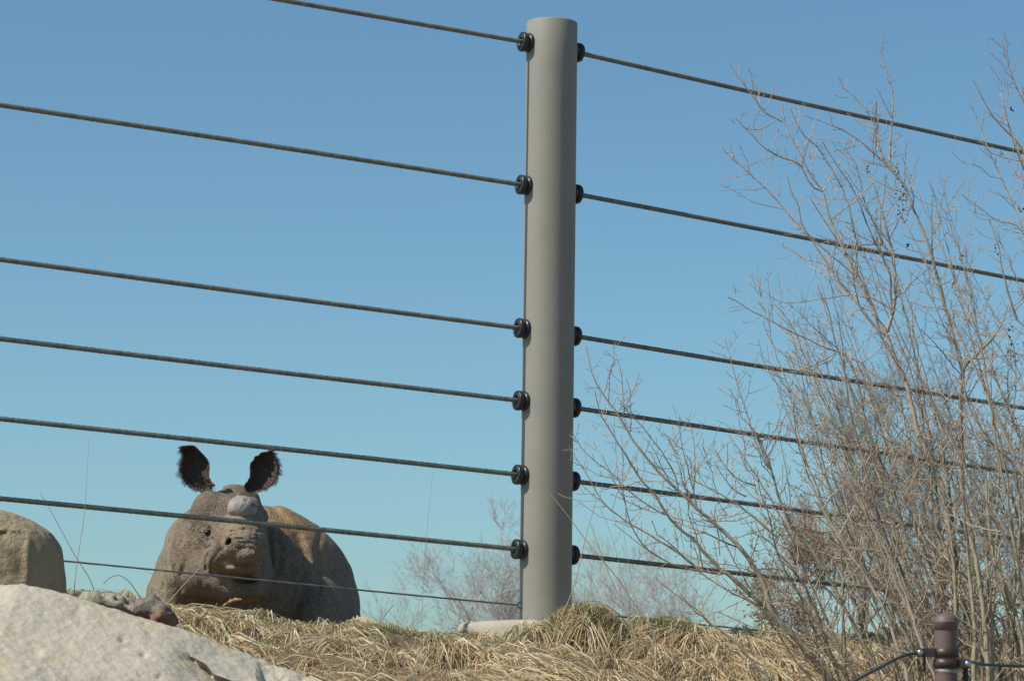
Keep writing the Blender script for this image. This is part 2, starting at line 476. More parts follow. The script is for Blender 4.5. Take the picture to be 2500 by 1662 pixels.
def lobed_cable(a, b, r, step=0.012, lobes=6, lay=0.16, sides=24, sag=0.0):
    a, b = np.array(a, float), np.array(b, float)
    L = np.linalg.norm(b - a); n = max(int(L / step), 2) + 1
    s = np.linspace(0, 1, n); c = a + (b - a) * s[:, None]
    c[:, 2] -= sag * 4 * s * (1 - s)
    c += 0.0025 * np.stack([np.sin(s * L * 1.3 + a[2] * 9), s * 0, np.cos(s * L * 0.9 + a[2] * 5)], -1) * np.minimum(1, s * L)[:, None]
    d = (b - a) / L; u = unit(np.cross(d, [0, 0, 1.0])); w = np.cross(u, d)
    th = np.arange(sides) * 2 * math.pi / sides
    ph = s[:, None] * L / lay * 2 * math.pi
    rr = r * (0.80 + 0.22 * np.abs(np.cos((th[None] - ph) * lobes / 2)))
    v = c[:, None] + rr[..., None] * (np.cos(th)[None, :, None] * u + np.sin(th)[None, :, None] * w)
    i = np.arange(n - 1)[:, None] * sides; j = np.arange(sides)[None]; jn = (j + 1) % sides
    q = np.stack([i + j, i + jn, i + sides + jn, i + sides + j], -1).reshape(-1, 4)
    return v.reshape(-1, 3), q
ordn = ['topmost', 'second highest', 'third highest', 'fourth highest', 'fifth highest', 'lowest thick']
for k, z in enumerate(cab_z):
    for d, nm in ((dirL, 'rhino side'), (dirR, 'shrub side')):
        st = np.array([PB.x, PB.y, z]) + d * 0.106
        o = MB().add(*lobed_cable(st, st + d * 6.0, 0.0094)).build('fence_cable', M['cable'], None, True, st)
        where = 'running from the post over the rhino' if d is dirL else 'running from the post behind the bare shrub'
        tag(o, ordn[k] + ' steel fence cable ' + where, 'cable', 'twisted steel cables of the fence')
for d, a_, lab in ((dirL, eo + hL * 0.010, 'thin steel ground wire below the cables passing before the rhino'),
                   (dirR, np.array([PB.x, PB.y, zw - 0.016]) + hR * RP, 'thin steel ground wire below the cables behind the shrub')):
    e_ = a_ + d * 6.0
    if d is dirL:
        q_ = np.array(P(152, 1370, fence_depth(152))); dd_ = unit(q_ - a_); e_ = a_ + dd_ * 6.0
    o = MB().add(*lobed_cable(a_, e_, 0.0036, 0.02, 3, 0.05, 9)).build('ground_wire', M['wire'], None, True, a_)
    tag(o, lab, 'wire', 'thin ground wires')

# concrete footing
ft = np.array([PB.x, PB.y, 0]); zt = PB.z
foot_prof = [(0.335, -0.5), (0.333, -0.03), (0.328, -0.010), (0.315, -0.002), (0.27, 0.002), (0.0005, 0.004)]
v, q = lathe(foot_prof, (PB.x, PB.y, zt), (0, 0, 1), 64)
v = v + 0.006 * np.stack([fbm(v, 7, 4, 3), fbm(v, 7, 8, 3), 0.5 * fbm(v, 9, 11, 3)], -1)
foot = MB().add(v, q).build('concrete_footing', M['concrete'], None, True, (PB.x, PB.y, zt - 0.5))
tag(foot, 'round pinkish concrete footing under the fence post, half buried in grass', 'footing')

# ------------------------------------------------------------------ rhinoceros
def smin(a, b, k):
    h = np.clip(0.5 + 0.5 * (b - a) / k, 0, 1)
    return b + (a - b) * h - k * h * (1 - h)
def smax(a, b, k):
    return -smin(-a, -b, k)
def rot(yaw=0, pitch=0, roll=0):
    return np.array((Matrix.Rotation(R(yaw), 3, 'Z') @ Matrix.Rotation(R(pitch), 3, 'X') @ Matrix.Rotation(R(roll), 3, 'Y')))
def ellipsoid(p, c, r, A=None):
    q = p - np.array(c, np.float32)
    if A is not None: q = q @ A.astype(np.float32)
    r = np.array(r, np.float32)
    k0 = np.sqrt(((q / r) ** 2).sum(-1)); k1 = np.sqrt(((q / (r * r)) ** 2).sum(-1))
    return k0 * (k0 - 1) / np.maximum(k1, 1e-6)

gxs = np.arange(-2.13, -0.66, 0.0095, dtype=np.float32)
gys = np.concatenate([np.arange(14.85, 16.12, 0.0095), np.arange(16.12, 18.5, 0.03)]).astype(np.float32)
gzs = np.arange(1.93, 3.22, 0.0095, dtype=np.float32)
DF = np.full((len(gxs), len(gys), len(gzs)), 1.0, np.float32)
def region(c, ext):
    s = []
    for g, c_, e in zip((gxs, gys, gzs), c, ext):
        a = int(np.searchsorted(g, c_ - e)); b_ = int(np.searchsorted(g, c_ + e)); s.append(slice(a, max(b_, a + 1)))
    return tuple(s)
def gp(sl):
    a = np.meshgrid(gxs[sl[0]], gys[sl[1]], gzs[sl[2]], indexing='ij')
    return np.stack(a, -1)
def add_e(px, py, d, r, k=0.05, yaw=0, pitch=0, roll=0, sub=False):
    c = np.array(P(px, py, d)); A = rot(yaw, pitch, roll)
    ext = np.sqrt(((A * np.array(r)) ** 2).sum(1)) + k + 0.03
    sl = region(c, ext)
    if min(s.stop - s.start for s in sl) < 1: return
    e = ellipsoid(gp(sl), c, r, A)
    DF[sl] = smax(DF[sl], -e, k) if sub else smin(DF[sl], e, k)
# trunk of the lying animal, rump away to the right
add_e(640, 1490, 17.15, (0.48, 1.05, 0.56), 0.02, yaw=-14)
add_e(640, 1462, 16.70, (0.46, 0.55, 0.52), 0.08, yaw=-14)      # shoulders
add_e(760, 1480, 16.75, (0.225, 0.50, 0.36), 0.10, yaw=-14)      # ribs and flank bulge
add_e(800, 1545, 16.55, (0.155, 0.45, 0.30), 0.06, yaw=-10)      # far leg folded under
add_e(505, 1410, 16.25, (0.255, 0.45, 0.40), 0.08)               # neck
add_e(425, 1470, 16.05, (0.145, 0.30, 0.26), 0.06)               # near shoulder
add_e(412, 1540, 15.95, (0.15, 0.32, 0.16), 0.05)                # near foreleg folded
add_e(575, 1268, 16.12, (0.165, 0.26, 0.19), 0.08)               # nape
# head
add_e(556, 1300, 15.74, (0.190, 0.26, 0.205), 0.06)              # skull
add_e(508, 1250, 15.68, (0.085, 0.16, 0.105), 0.05)              # brow
add_e(615, 1262, 15.70, (0.070, 0.16, 0.100), 0.05)
add_e(470, 1352, 15.78, (0.115, 0.20, 0.185), 0.07)              # near cheek
add_e(500, 1405, 15.74, (0.120, 0.22, 0.120), 0.06)
add_e(628, 1380, 15.82, (0.080, 0.22, 0.19), 0.05)               # far cheek
add_e(575, 1415, 15.68, (0.165, 0.25, 0.125), 0.06)              # jaw
add_e(592, 1300, 15.44, (0.105, 0.24, 0.105), 0.06)              # nose bridge
add_e(560, 1325, 15.46, (0.090, 0.20, 0.105), 0.06)              # flank of the muzzle
add_e(602, 1318, 15.29, (0.094, 0.13, 0.070), 0.03)              # muzzle block
add_e(575, 1338, 15.27, (0.060, 0.105, 0.062), 0.03)
add_e(620, 1338, 15.28, (0.060, 0.105, 0.066), 0.03)
add_e(605, 1356, 15.25, (0.072, 0.095, 0.044), 0.025)            # upper lip, drooping in the middle
add_e(537, 1362, 15.47, (0.066, 0.16, 0.070), 0.05)              # mouth corner
add_e(592, 1268, 15.38, (0.092, 0.12, 0.045), 0.04)              # horn boss
add_e(509, 1297, 15.58, (0.050, 0.045, 0.050), 0.03)             # eye mound
add_e(598, 1375, 15.44, (0.085, 0.17, 0.035), 0.02)
add_e(592, 1389, 15.40, (0.088, 0.150, 0.026), 0.012)            # lower lip
add_e(556, 1374, 15.40, (0.034, 0.085, 0.034), 0.03)
add_e(590, 1440, 15.56, (0.105, 0.13, 0.050), 0.03)              # chin
def surf(px, py):
    """Horizontal distance at which the photograph's ray meets the animal."""
    for d in np.arange(14.9, 16.6, 0.006):
        p = P(px, py, float(d))
        i, j, k = (int(np.clip(np.searchsorted(g_, c_), 0, len(g_) - 1)) for g_, c_ in zip((gxs, gys, gzs), p))
        if DF[i, j, k] < 0: return float(d)
    return 15.6
surf0 = surf
# openings
add_e(602, 1412, 15.36, (0.078, 0.200, 0.023), 0.012, sub=True)   # hollow under the lip
ND = surf0(559, 1321)
add_e(559, 1321, ND + 0.01, (0.0225, 0.050, 0.025), 0.008, roll=20, sub=True)   # nostril
add_e(646, 1330, 15.22, (0.016, 0.06, 0.020), 0.010, sub=True)
EYE_D = surf(507, 1299)
add_e(507, 1299, EYE_D - 0.004, (0.026, 0.020, 0.021), 0.010, sub=True)      # eye socket
HORN_D = surf(591, 1262)
# ears: curved sheets with the outline of the photograph's ears, hollow side to the viewer
ear_lines = [[(441, 1092), (470, 1091), (491, 1105), (507, 1124), (511, 1142), (508, 1160), (514, 1174), (524, 1196), (505, 1206), (487, 1199), (468, 1188), (451, 1173), (442, 1154), (442, 1134), (447, 1114)],
             [(663, 1101), (672, 1118), (678, 1143), (675, 1163), (664, 1180), (646, 1192), (628, 1202), (608, 1204), (597, 1187), (607, 1172), (613, 1158), (611, 1138), (622, 1118), (641, 1105)]]
def poly_sd(u, v, poly):
    p = np.array(poly, float); d2 = np.full(u.shape, 1e9); ins = np.zeros(u.shape, bool)
    for (x0, y0), (x1, y1) in zip(p, np.roll(p, -1, 0)):
        ex, ey = x1 - x0, y1 - y0
        t = np.clip(((u - x0) * ex + (v - y0) * ey) / (ex * ex + ey * ey), 0, 1)
        d2 = np.minimum(d2, (u - x0 - t * ex) ** 2 + (v - y0 - t * ey) ** 2)
        ins ^= ((y0 > v) != (y1 > v)) & (u < (x1 - x0) * (v - y0) / (y1 - y0 + 1e-9) + x0)
    return np.where(ins, -1, 1) * np.sqrt(d2)
ears = []
for poly, d in zip(ear_lines, (15.92, 15.92)):
    poly = spline(np.array(poly + [poly[0]]), 44)[:-1]
    cpx = poly.mean(0); c = np.array(P(cpx[0], cpx[1], d))
    sl = region(c, (0.13, 0.12, 0.17)); pts_ = gp(sl).astype(np.float64)
    u, v = proj(pts_); sd = (poly_sd(u, v, poly) - 3.0) * (d / F)
    hol = d - 0.015 - 0.075 * np.exp(np.minimum(sd, 0) / 0.022) + 0.045
    th_ = 0.0115
    e = smax(sd, np.abs(pts_[..., 1] - hol) - th_, 0.008)
    DF[sl] = smin(DF[sl], e.astype(np.float32), 0.012)
    ears.append((c, poly, d))
# creases, given as lines on the enlarged head
def rz1(pts): return [(320 + x * 0.3061, 1060 + y * 0.3061) for x, y in pts]
creases = [
    (rz1([(440, 690), (345, 780), (302, 900), (300, 1020), (330, 1120), (400, 1230)]), 0.021, 6.5),
    (rz1([(430, 700), (420, 800), (395, 880)]), 0.012, 4),
    (rz1([(545, 770), (548, 850), (585, 905), (640, 895)]), 0.010, 2.6),
    (rz1([(672, 700), (668, 800), (640, 880), (590, 925)]), 0.012, 2.6),
    (rz1([(560, 745), (600, 730), (640, 745)]), 0.008, 2.4),
    (rz1([(575, 825), (610, 850), (650, 830)]), 0.008, 2.4),
    (rz1([(480, 880), (520, 990)]), 0.005, 5),
    (rz1([(770, 870), (700, 935), (650, 1000), (640, 1070), (665, 1140)]), 0.0055, 3.0),
    (rz1([(700, 960), (655, 1000)]), 0.004, 2.2),
    (rz1([(800, 772), (920, 758), (1050, 782)]), 0.009, 2.6), (rz1([(800, 800), (930, 790), (1060, 818)]), 0.008, 2.4),
    (rz1([(830, 835), (930, 822), (1065, 850)]), 0.009, 2.4), (rz1([(830, 868), (930, 860), (1050, 890)]), 0.007, 2.2),
    (rz1([(830, 900), (930, 905), (1040, 935)]), 0.006, 2.2), (rz1([(900, 745), (890, 830)]), 0.006, 2.0),
    (rz1([(960, 745), (965, 860)]), 0.006, 2.0), (rz1([(1010, 770), (1015, 900)]), 0.006, 2.0), (rz1([(870, 880), (880, 1000)]), 0.006, 2.2),
    (rz1([(960, 900), (950, 1010)]), 0.006, 2.2), (rz1([(1010, 930), (1000, 1010)]), 0.006, 2.2),
    (rz1([(1080, 700), (1108, 800), (1112, 950), (1110, 1080), (1085, 1210), (1020, 1300)]), 0.016, 6),
    (rz1([(1170, 800), (1192, 920), (1185, 1050), (1140, 1150), (1070, 1240)]), 0.018, 5),
    (rz1([(1330, 800), (1370, 950), (1385, 1050), (1350, 1200), (1300, 1330)]), 0.020, 8),
    (rz1([(1060, 540), (1130, 590), (1210, 670), (1290, 770), (1350, 880), (1400, 1000)]), 0.026, 8),
    (rz1([(1520, 760), (1480, 900), (1500, 1100), (1480, 1300)]), 0.014, 6),
    (rz1([(640, 425), (740, 445), (830, 478)]), 0.020, 4), (rz1([(1030, 480), (1050, 560), (1060, 640)]), 0.014, 4),
    (rz1([(735, 1190), (850, 1255), (1000, 1240), (1070, 1180)]), 0.008, 4),
    (rz1([(250, 850), (190, 1020), (160, 1180)]), 0.013, 5), (rz1([(520, 1060), (560, 1160), (560, 1240)]), 0.010, 4),
    (rz1([(470, 700), (500, 760), (520, 840)]), 0.008, 2.6), (rz1([(690, 720), (690, 790), (660, 870)]), 0.008, 2.4), (rz1([(620, 930), (600, 1010), (600, 1080)]), 0.008, 2.6),
    (rz1([(560, 960), (545, 1040), (560, 1120)]), 0.005, 2.6), (rz1([(340, 900), (360, 1000), (350, 1100)]), 0.009, 3.5), (rz1([(700, 1060), (720, 1120)]), 0.004, 2.4),
    (rz1([(620, 745), (655, 765), (665, 800)]), 0.008, 2.2), (rz1([(555, 790), (575, 820)]), 0.008, 2.2), (rz1([(230, 1000), (270, 1120), (260, 1230)]), 0.008, 3.5),
    (rz1([(612, 1130), (622, 1190), (640, 1250)]), 0.006, 3.5), (rz1([(440, 1010), (400, 1120)]), 0.008, 5),
]
band = np.nonzero(np.abs(DF) < 0.06)
bp_ = np.stack([gxs[band[0]], gys[band[1]], gzs[band[2]]], -1).astype(np.float64)
bu, bv = proj(bp_)
disp = np.zeros(len(bu))
notear = np.ones(len(bu))
for (c, poly, d) in ears:
    notear *= np.clip((np.linalg.norm(bp_ - c, axis=1) - 0.11) / 0.03, 0, 1)
for pts, amp, w in creases:
    p = np.array(pts); best = np.full(len(bu), 1e9)
    for a_, b_ in zip(p[:-1], p[1:]):
        ab = b_ - a_; t = np.clip(((bu - a_[0]) * ab[0] + (bv - a_[1]) * ab[1]) / (ab @ ab), 0, 1)
        wob = 0
        best = np.minimum(best, (bu - a_[0] - t * ab[0]) ** 2 + (bv - a_[1] - t * ab[1]) ** 2)
    w = w * 1.35; g = np.exp(-best / (w * w)); g2 = np.exp(-best / (w * w * 6))
    disp += (0.95 if amp > 0.0095 else 1.7) * amp * (0.85 * g - 0.38 * g2)
disp = 0.022 * np.tanh(disp / 0.022)
disp += 0.008 * fbm(bp_, 7, 21, 3) + 0.0016 * fbm(bp_, 34, 5, 2)
DF[band] += (disp * notear).astype(np.float32)
rv, rq = surface_nets(gxs, gys, gzs, DF)
ru, rvv = proj(rv)
n1 = fbm(rv, 5, 31, 3)[:, None]; n2 = fbm(rv, 16, 77, 3)[:, None]
colr = np.array([0.222, 0.171, 0.119]) * (1 + 0.13 * n1 + 0.10 * n2)
n3 = fbm(rv, 2.6, 131, 4)
def mixc(c, target, w): return c * (1 - w[:, None]) + np.array(target) * w[:, None]
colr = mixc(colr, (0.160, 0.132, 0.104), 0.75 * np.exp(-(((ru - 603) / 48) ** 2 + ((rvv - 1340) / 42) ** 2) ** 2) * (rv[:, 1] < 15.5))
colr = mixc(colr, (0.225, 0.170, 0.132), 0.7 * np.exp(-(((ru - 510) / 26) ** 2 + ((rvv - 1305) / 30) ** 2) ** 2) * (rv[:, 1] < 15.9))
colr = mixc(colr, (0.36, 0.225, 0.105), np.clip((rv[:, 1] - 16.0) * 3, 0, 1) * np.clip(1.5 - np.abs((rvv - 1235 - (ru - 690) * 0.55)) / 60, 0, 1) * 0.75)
colr = mixc(colr, (0.27, 0.195, 0.115), 0.5 * np.clip(n1[:, 0] * 1.5, 0, 1))
colr = mixc(colr, (0.140, 0.110, 0.082), 0.5 * np.clip(n3 * 2.2, 0, 1))          # patches of dried dark mud
colr = mixc(colr, (0.30, 0.235, 0.165), 0.55 * np.clip(-n3 * 2.2 - 0.25, 0, 1))     # pale dust
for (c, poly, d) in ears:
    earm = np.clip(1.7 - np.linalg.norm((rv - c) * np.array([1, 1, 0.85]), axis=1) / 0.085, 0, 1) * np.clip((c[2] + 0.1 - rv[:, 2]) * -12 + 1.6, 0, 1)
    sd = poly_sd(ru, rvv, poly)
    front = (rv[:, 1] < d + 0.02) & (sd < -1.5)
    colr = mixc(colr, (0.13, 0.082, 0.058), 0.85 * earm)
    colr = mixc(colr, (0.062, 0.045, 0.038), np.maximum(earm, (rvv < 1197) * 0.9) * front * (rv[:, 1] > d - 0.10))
nostril_dark = np.exp(-(((ru - 559) / 9) ** 2 + ((rvv - 1321) / 9) ** 2)) * (rv[:, 1] < 15.4)  # near-black colour over the nostril, fading outwards
colr = mixc(colr, (0.02, 0.015, 0.013), nostril_dark)
RO = P(600, 1500, 16.2); RO.z = float(terrain(RO.x, RO.y))
rhino = empty('rhinoceros', RO, 'grey-brown one-horned rhinoceros lying behind the cable fence facing the camera', 'rhinoceros')
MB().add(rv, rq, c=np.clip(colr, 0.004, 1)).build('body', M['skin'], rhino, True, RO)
def dome(c, r, A, nu=40, nv=22, amp=0.006, seed=1, zmin=-1.0):
    th = np.linspace(0, 2 * math.pi, nu, endpoint=False); ph = np.linspace(-math.pi / 2 * 0.98, math.pi / 2 * 0.98, nv)
    T, H = np.meshgrid(th, ph, indexing='ij')
    n = np.stack([np.cos(T) * np.cos(H), np.sin(T) * np.cos(H), np.sin(H)], -1).reshape(-1, 3)
    p = n * np.array(r)
    p = p + n * (amp * fbm(p + seed, 18, seed, 4))[:, None]
    v = np.array(c) + p @ A.T
    i = np.arange(nu)[:, None]; j = np.arange(nv - 1)[None]
    i2 = (i + 1) % nu
    return v, np.stack([i * nv + j, i2 * nv + j, i2 * nv + j + 1, i * nv + j + 1], -1).reshape(-1, 4)
hc = P(591, 1240, 15.31)
v, q = dome(hc, (0.078, 0.085, 0.062), rot(0, 14, 6), amp=0.006)
MB().add(v, q).build('horn_stump', M['horn'], rhino, True, hc)
ec = P(507.5, 1299.5, EYE_D + 0.004)
v, q = dome(ec, (0.0195, 0.015, 0.0165), np.eye(3), 24, 14, 0)
MB().add(v, q).build('eye', M['eye'], rhino, True, ec)
rs = np.random.default_rng(3)
for (c, poly, d), sgn in zip(ears, (-1, 1)):
    pts, rad = [], []
    nrm = np.roll(poly, -1, 0) - np.roll(poly, 1, 0); nrm = unit(np.stack([nrm[:, 1], -nrm[:, 0]], -1))
    if np.mean(((poly - poly.mean(0)) * nrm).sum(1)) < 0: nrm = -nrm
    for k in range(2600):
        j = rs.integers(0, len(poly)); o_ = poly[j]; nn = nrm[j]
        outer = np.clip(nn[0] * sgn * 0.8 + 0.25 - 0.35 * nn[1], 0, 1) * (o_[1] < 1196)
        if rs.random() > 0.25 + outer or o_[1] > 1198: continue
        L = 0.008 + 0.026 * outer * rs.random() ** 1.6 * (0.5 + 0.5 * (math.sin(j * 1.7 + sgn) > -0.2))
        o_ = o_ + rs.uniform(-0.5, 0.5) * (poly[(j + 1) % len(poly)] - poly[j - 1]) * 0.5; a_ = np.array(P(o_[0] - 1.5 * nn[0], o_[1] - 1.5 * nn[1], d - rs.uniform(0.0, 0.055)))
        dr = unit(np.array([nn[0] + rs.normal(0, 0.12) + 0.25 * sgn, rs.normal(0, 0.3), -nn[1] + rs.normal(0, 0.18)]))
        s_ = np.linspace(0, 1, 5)[:, None]
        pts.append(a_ + dr * L * s_ + np.array([0.1 * sgn, 0, -0.45]) * L * s_ * s_); rad.append(np.linspace(0.0006, 0.00025, 5))
    MB().add(*tubes(np.array(pts), np.array(rad), 3)).build('ear_hair', M['hair'], rhino, True, c)

# ------------------------------------------------------------------ rocks
def rock_sdf(c, half, e, n_amp, seed, step, groove=0.0, A=np.eye(3), lean=0.0):
    c = np.array(c); h = np.array(half) * 1.25
    g = [np.arange(-h[i], h[i], step) for i in range(3)]
    p = np.stack(np.meshgrid(*g, indexing='ij'), -1)
    q = p.copy(); q[..., 0] -= lean * q[..., 2]
    f = ((np.abs(q / np.array(half)) ** e).sum(-1)) ** (1 / e)
    D = (f - 1) * min(half)
    D = D + n_amp * fbm(p, 4, seed, 4)
    D = D + n_amp * 0.25 * np.clip(p[..., 2] / half[2], 0, 1) * fbm(p, 26, seed + 3, 3)
    if groove: D = D + groove * np.abs(vnoise(p * np.array([1, 0.4, 0.08]), 26, seed + 9)) * (p[..., 2] < half[2] * 0.62)
    v, q_ = surface_nets(g[0], g[1], g[2], D.astype(np.float32))
    return c + v @ A.T, q_
c = np.array(P(-66, 1405, 10.15)); half = (0.325, 0.26, 0.224)
v, q = rock_sdf(c, half, 2.75, 0.010, 4, 0.0075, 0.013, lean=-0.16)
bd = MB().add(v, q).build('boulder', M['boulder'], None, True, (c[0], c[1], c[2] - 0.2))
tag(bd, 'brown flat-topped sandstone boulder with vertical streaks behind the pale rock slab', 'boulder')
# pale slab
_sl = [P(x, y, 9.0) for x, y in ((-900, 1395), (-300, 1410), (0, 1427), (60, 1427), (110, 1437), (170, 1452), (260, 1478), (330, 1499), (440, 1532), (600, 1597), (700, 1627),
                                 (800, 1664), (900, 1715), (1000, 1790), (1100, 1900), (1200, 2050))]
sx = np.concatenate([np.linspace(-2.9, -1.75, 40), np.linspace(-1.74, -0.05, 420)])
sy = np.concatenate([np.linspace(6.6, 7.8, 60), np.linspace(7.81, 9.35, 330)])
SX, SY = np.meshgrid(sx, sy, indexing='ij')
zr = np.interp(SX, [p.x for p in _sl], [p.z for p in _sl])
p3 = np.stack([SX, SY, SX * 0], -1)
t = 9.0 - SY + 0.06 * vnoise(p3, 3, 2)
zf = zr - 0.42 * np.maximum(t, 0) - 0.18 * np.maximum(t - 0.6, 0) ** 2
zb = zr - 1.6 * np.maximum(-t, 0)
SZ = smin(zf, zb, 0.02) + 0.004
SZ += 0.014 * fbm(p3, 1.6, 6, 3) * np.clip(np.abs(t) * 5, 0.1, 1) + 0.0028 * fbm(p3, 12, 16, 4) + 0.0022 * fbm(p3, 46, 26, 2)
su, sv = proj(np.stack([SX, SY, SZ], -1))
crack = np.interp(su, [380, 428, 470, 502, 520, 575, 640], [1562, 1580, 1601, 1619, 1642, 1662, 1690]) + 5 * vnoise(p3, 18, 41)
rb = np.interp(sv, [1560, 1597, 1662, 1720], [596, 612, 641, 660]) + 5 * vnoise(p3, 20, 44)
step = lambda x: np.clip(x, 0, 1) ** 2 * (3 - 2 * np.clip(x, 0, 1))
below = step((sv - crack) / 4 + 0.5) * np.exp(-np.maximum(sv - crack, 0) / 60) * step((su - 415) / 70) * step((rb - su) / 6 + 0.5)
right = step((su - rb) / 16) * np.exp(-np.maximum(su - rb - 16, 0) / 45) * step((sv - 1606) / 30)
SZ = SZ - 0.014 * below - 0.020 * right
SYD = SY + 0.018 * np.exp(-((sv - crack - 2) / 3.2) ** 2) * step((su - 425) / 60) * step((rb - su) / 8 + 0.5)   # undercut of the ledge
for (hx, hy, hr, hd) in ((350, 1597, 5, 0.016), (345, 1645, 5, 0.012), (388, 1650, 5, 0.014), (300, 1560, 6, 0.012), (195, 1480, 8, 0.01), (660, 1625, 8, 0.008), (740, 1652, 6, 0.012), (90, 1590, 10, 0.012), (690, 1650, 6, 0.02)):
    SZ -= 0.55 * hd * np.exp(-((su - hx) / (hr * 1.5)) ** 2 - ((sv - hy) / hr) ** 2)
ny_ = len(sy); gi = (np.arange(len(sx) - 1)[:, None] * ny_ + np.arange(ny_ - 1)[None]).reshape(-1)
sv3 = np.stack([SX, SYD, SZ], -1).reshape(-1, 3)
slab = MB().add(sv3, np.stack([gi, gi + ny_, gi + ny_ + 1, gi + 1], -1))
# skirt to make it a solid
edge = np.concatenate([np.arange(ny_), np.arange(1, len(sx)) * ny_ + ny_ - 1, (len(sx) - 1) * ny_ + np.arange(ny_ - 2, -1, -1), np.arange(len(sx) - 2, 0, -1) * ny_])
low = sv3[edge].copy(); low[:, 2] -= 1.0
ne = len(edge)
slab.v.append(low); base_i = slab.n; slab.n += ne
slab.q.append(np.stack([edge, np.roll(edge, -1), base_i + (np.arange(ne) + 1) % ne, base_i + np.arange(ne)], -1))
so = slab.build('rock_slab', M['slab'], None, True, (-1.2, 8.4, 1.2))
tag(so, 'large pale weathered sandstone slab sloping down beside the grass bank, cracked along a ledge', 'rock')
import bmesh
def slab_depth(px, py):
    ridge = np.interp(px, [0, 60, 110, 170, 260, 330, 440, 600, 700, 800], [1427, 1427, 1437, 1452, 1478, 1499, 1532, 1597, 1627, 1664])
    return 9.0 - max(py - ridge, -4) / 300.0
front = [(470, 1560), (535, 1577), (611, 1604), (622, 1630), (630, 1672), (575, 1668), (524, 1643), (505, 1621), (462, 1597)]
fp = [P(x, y, float(slab_depth(x, y)) - 0.022) for x, y in front]
bmh = bmesh.new()
va = [bmh.verts.new(p) for p in fp]
vb = [bmh.verts.new(p + Vector((0.034, 0.17, -0.004))) for p in fp]
bmh.faces.new(va); bmh.faces.new(vb[::-1])
for i in range(len(va)):
    j = (i + 1) % len(va); bmh.faces.new((va[j], va[i], vb[i], vb[j]))
bmesh.ops.recalc_face_normals(bmh, faces=bmh.faces)
bmesh.ops.triangulate(bmh, faces=bmh.faces)
for _ in range(4): bmesh.ops.subdivide_edges(bmh, edges=[e for e in bmh.edges if e.calc_length() > 0.008], cuts=1, use_grid_fill=True)
bmesh.ops.triangulate(bmh, faces=bmh.faces)
co = np.array([v_.co[:] for v_ in bmh.verts])
co = co + 0.0045 * np.stack([fbm(co, 14, 81, 3), fbm(co, 14, 87, 3), fbm(co, 14, 93, 3)], -1) + 0.0012 * np.stack([fbm(co, 60, 81, 2), fbm(co, 60, 87, 2), fbm(co, 60, 93, 2)], -1)
bmh.verts.index_update()
tri = [[v_.index for v_ in f.verts] for f in bmh.faces]
bmh.free()
MB().add(co, None, tri).build('ledge_block', M['slab'], so, False, (-1.2, 8.4, 1.2))
def stone(px, py, d, r, A, seed, c0, c1, lab, zc0):
    c = np.array(P(px, py, d))
    v, q = dome(c, r, A, 40, 26, 0.030, seed)
    w = np.clip((v[:, 2] - c[2]) / r[2] * 1.3 + 0.35 + 0.6 * fbm(v, 20, seed, 3), 0, 1)
    o = MB().add(v, q, c=np.array(c0) * (1 - w[:, None]) + np.array(c1) * w[:, None]).build('stone', M['stone'], None, True, (c[0], c[1], c[2] - r[2]))
    return tag(o, lab, 'stone', None)
stone(272, 1478, 9.20, (0.092, 0.07, 0.034), rot(0, 0, 14), 3, (0.36, 0.28, 0.20), (0.50, 0.43, 0.32), 'flat pale lichened stone lying on the crest of the rock slab', 0)
stone(392, 1503, 9.16, (0.068, 0.06, 0.044), rot(0, 0, 22), 8, (0.36, 0.165, 0.095), (0.25, 0.215, 0.165), 'small stone with reddish face and dark top beside straw at the slab edge', 0)

# ------------------------------------------------------------------ grass (stuff)
def ribbons(pts, width, side):
    """pts (N,K,3), width (N,K), side (N,3)"""
    N, K, _ = pts.shape
    a = pts - side[:, None] * width[..., None] / 2; b_ = pts + side[:, None] * width[..., None] / 2
    v = np.stack([a, b_], 2).reshape(-1, 3)
    i = np.arange(K - 1) * 2
    q = np.stack([i, i + 1, i + 3, i + 2], -1)
    return v, (q[None] + (np.arange(N) * K * 2)[:, None, None]).reshape(-1, 4)
def yc_of(x): return np.interp(x, _cx, _cy)
g = np.random.default_rng(11)
GR = MB()
straw = np.array([[0.71, 0.57, 0.35], [0.75, 0.63, 0.42], [0.60, 0.46, 0.26], [0.48, 0.33, 0.18], [0.78, 0.69, 0.51], [0.64, 0.52, 0.32]])
green = np.array([[0.10, 0.15, 0.03], [0.15, 0.19, 0.045], [0.07, 0.12, 0.03], [0.22, 0.23, 0.07]])
def blades(root, dirv, L, arch, lift, wid, col, K=4, flat=0.4):
    n = len(root); s = np.linspace(0, 1, K)
    xy = root[:, None, :2] + dirv[:, None, :] * (L[:, None] * s)[..., None]
    zt_ = terrain(xy[..., 0], xy[..., 1])
    z = zt_ + lift[:, None] * (1 - 0.5 * s) + (arch * L)[:, None] * 4 * s * (1 - s) * 0.5 + 0.004
    pts = np.concatenate([xy, z[..., None]], -1)
    d3 = unit(pts[:, -1] - pts[:, 0]); rnd = unit(g.normal(0, 1, (n, 3)))
    side = unit(np.cross(d3, rnd))
    w = wid[:, None] * np.array([0.8, 1.0, 0.75, 0.15])[None] if K == 4 else wid[:, None] * np.linspace(1, 0.2, K)[None]
    v, q = ribbons(pts, w, side)
    GR.add(v, q, c=np.repeat(col, K * 2, axis=0))
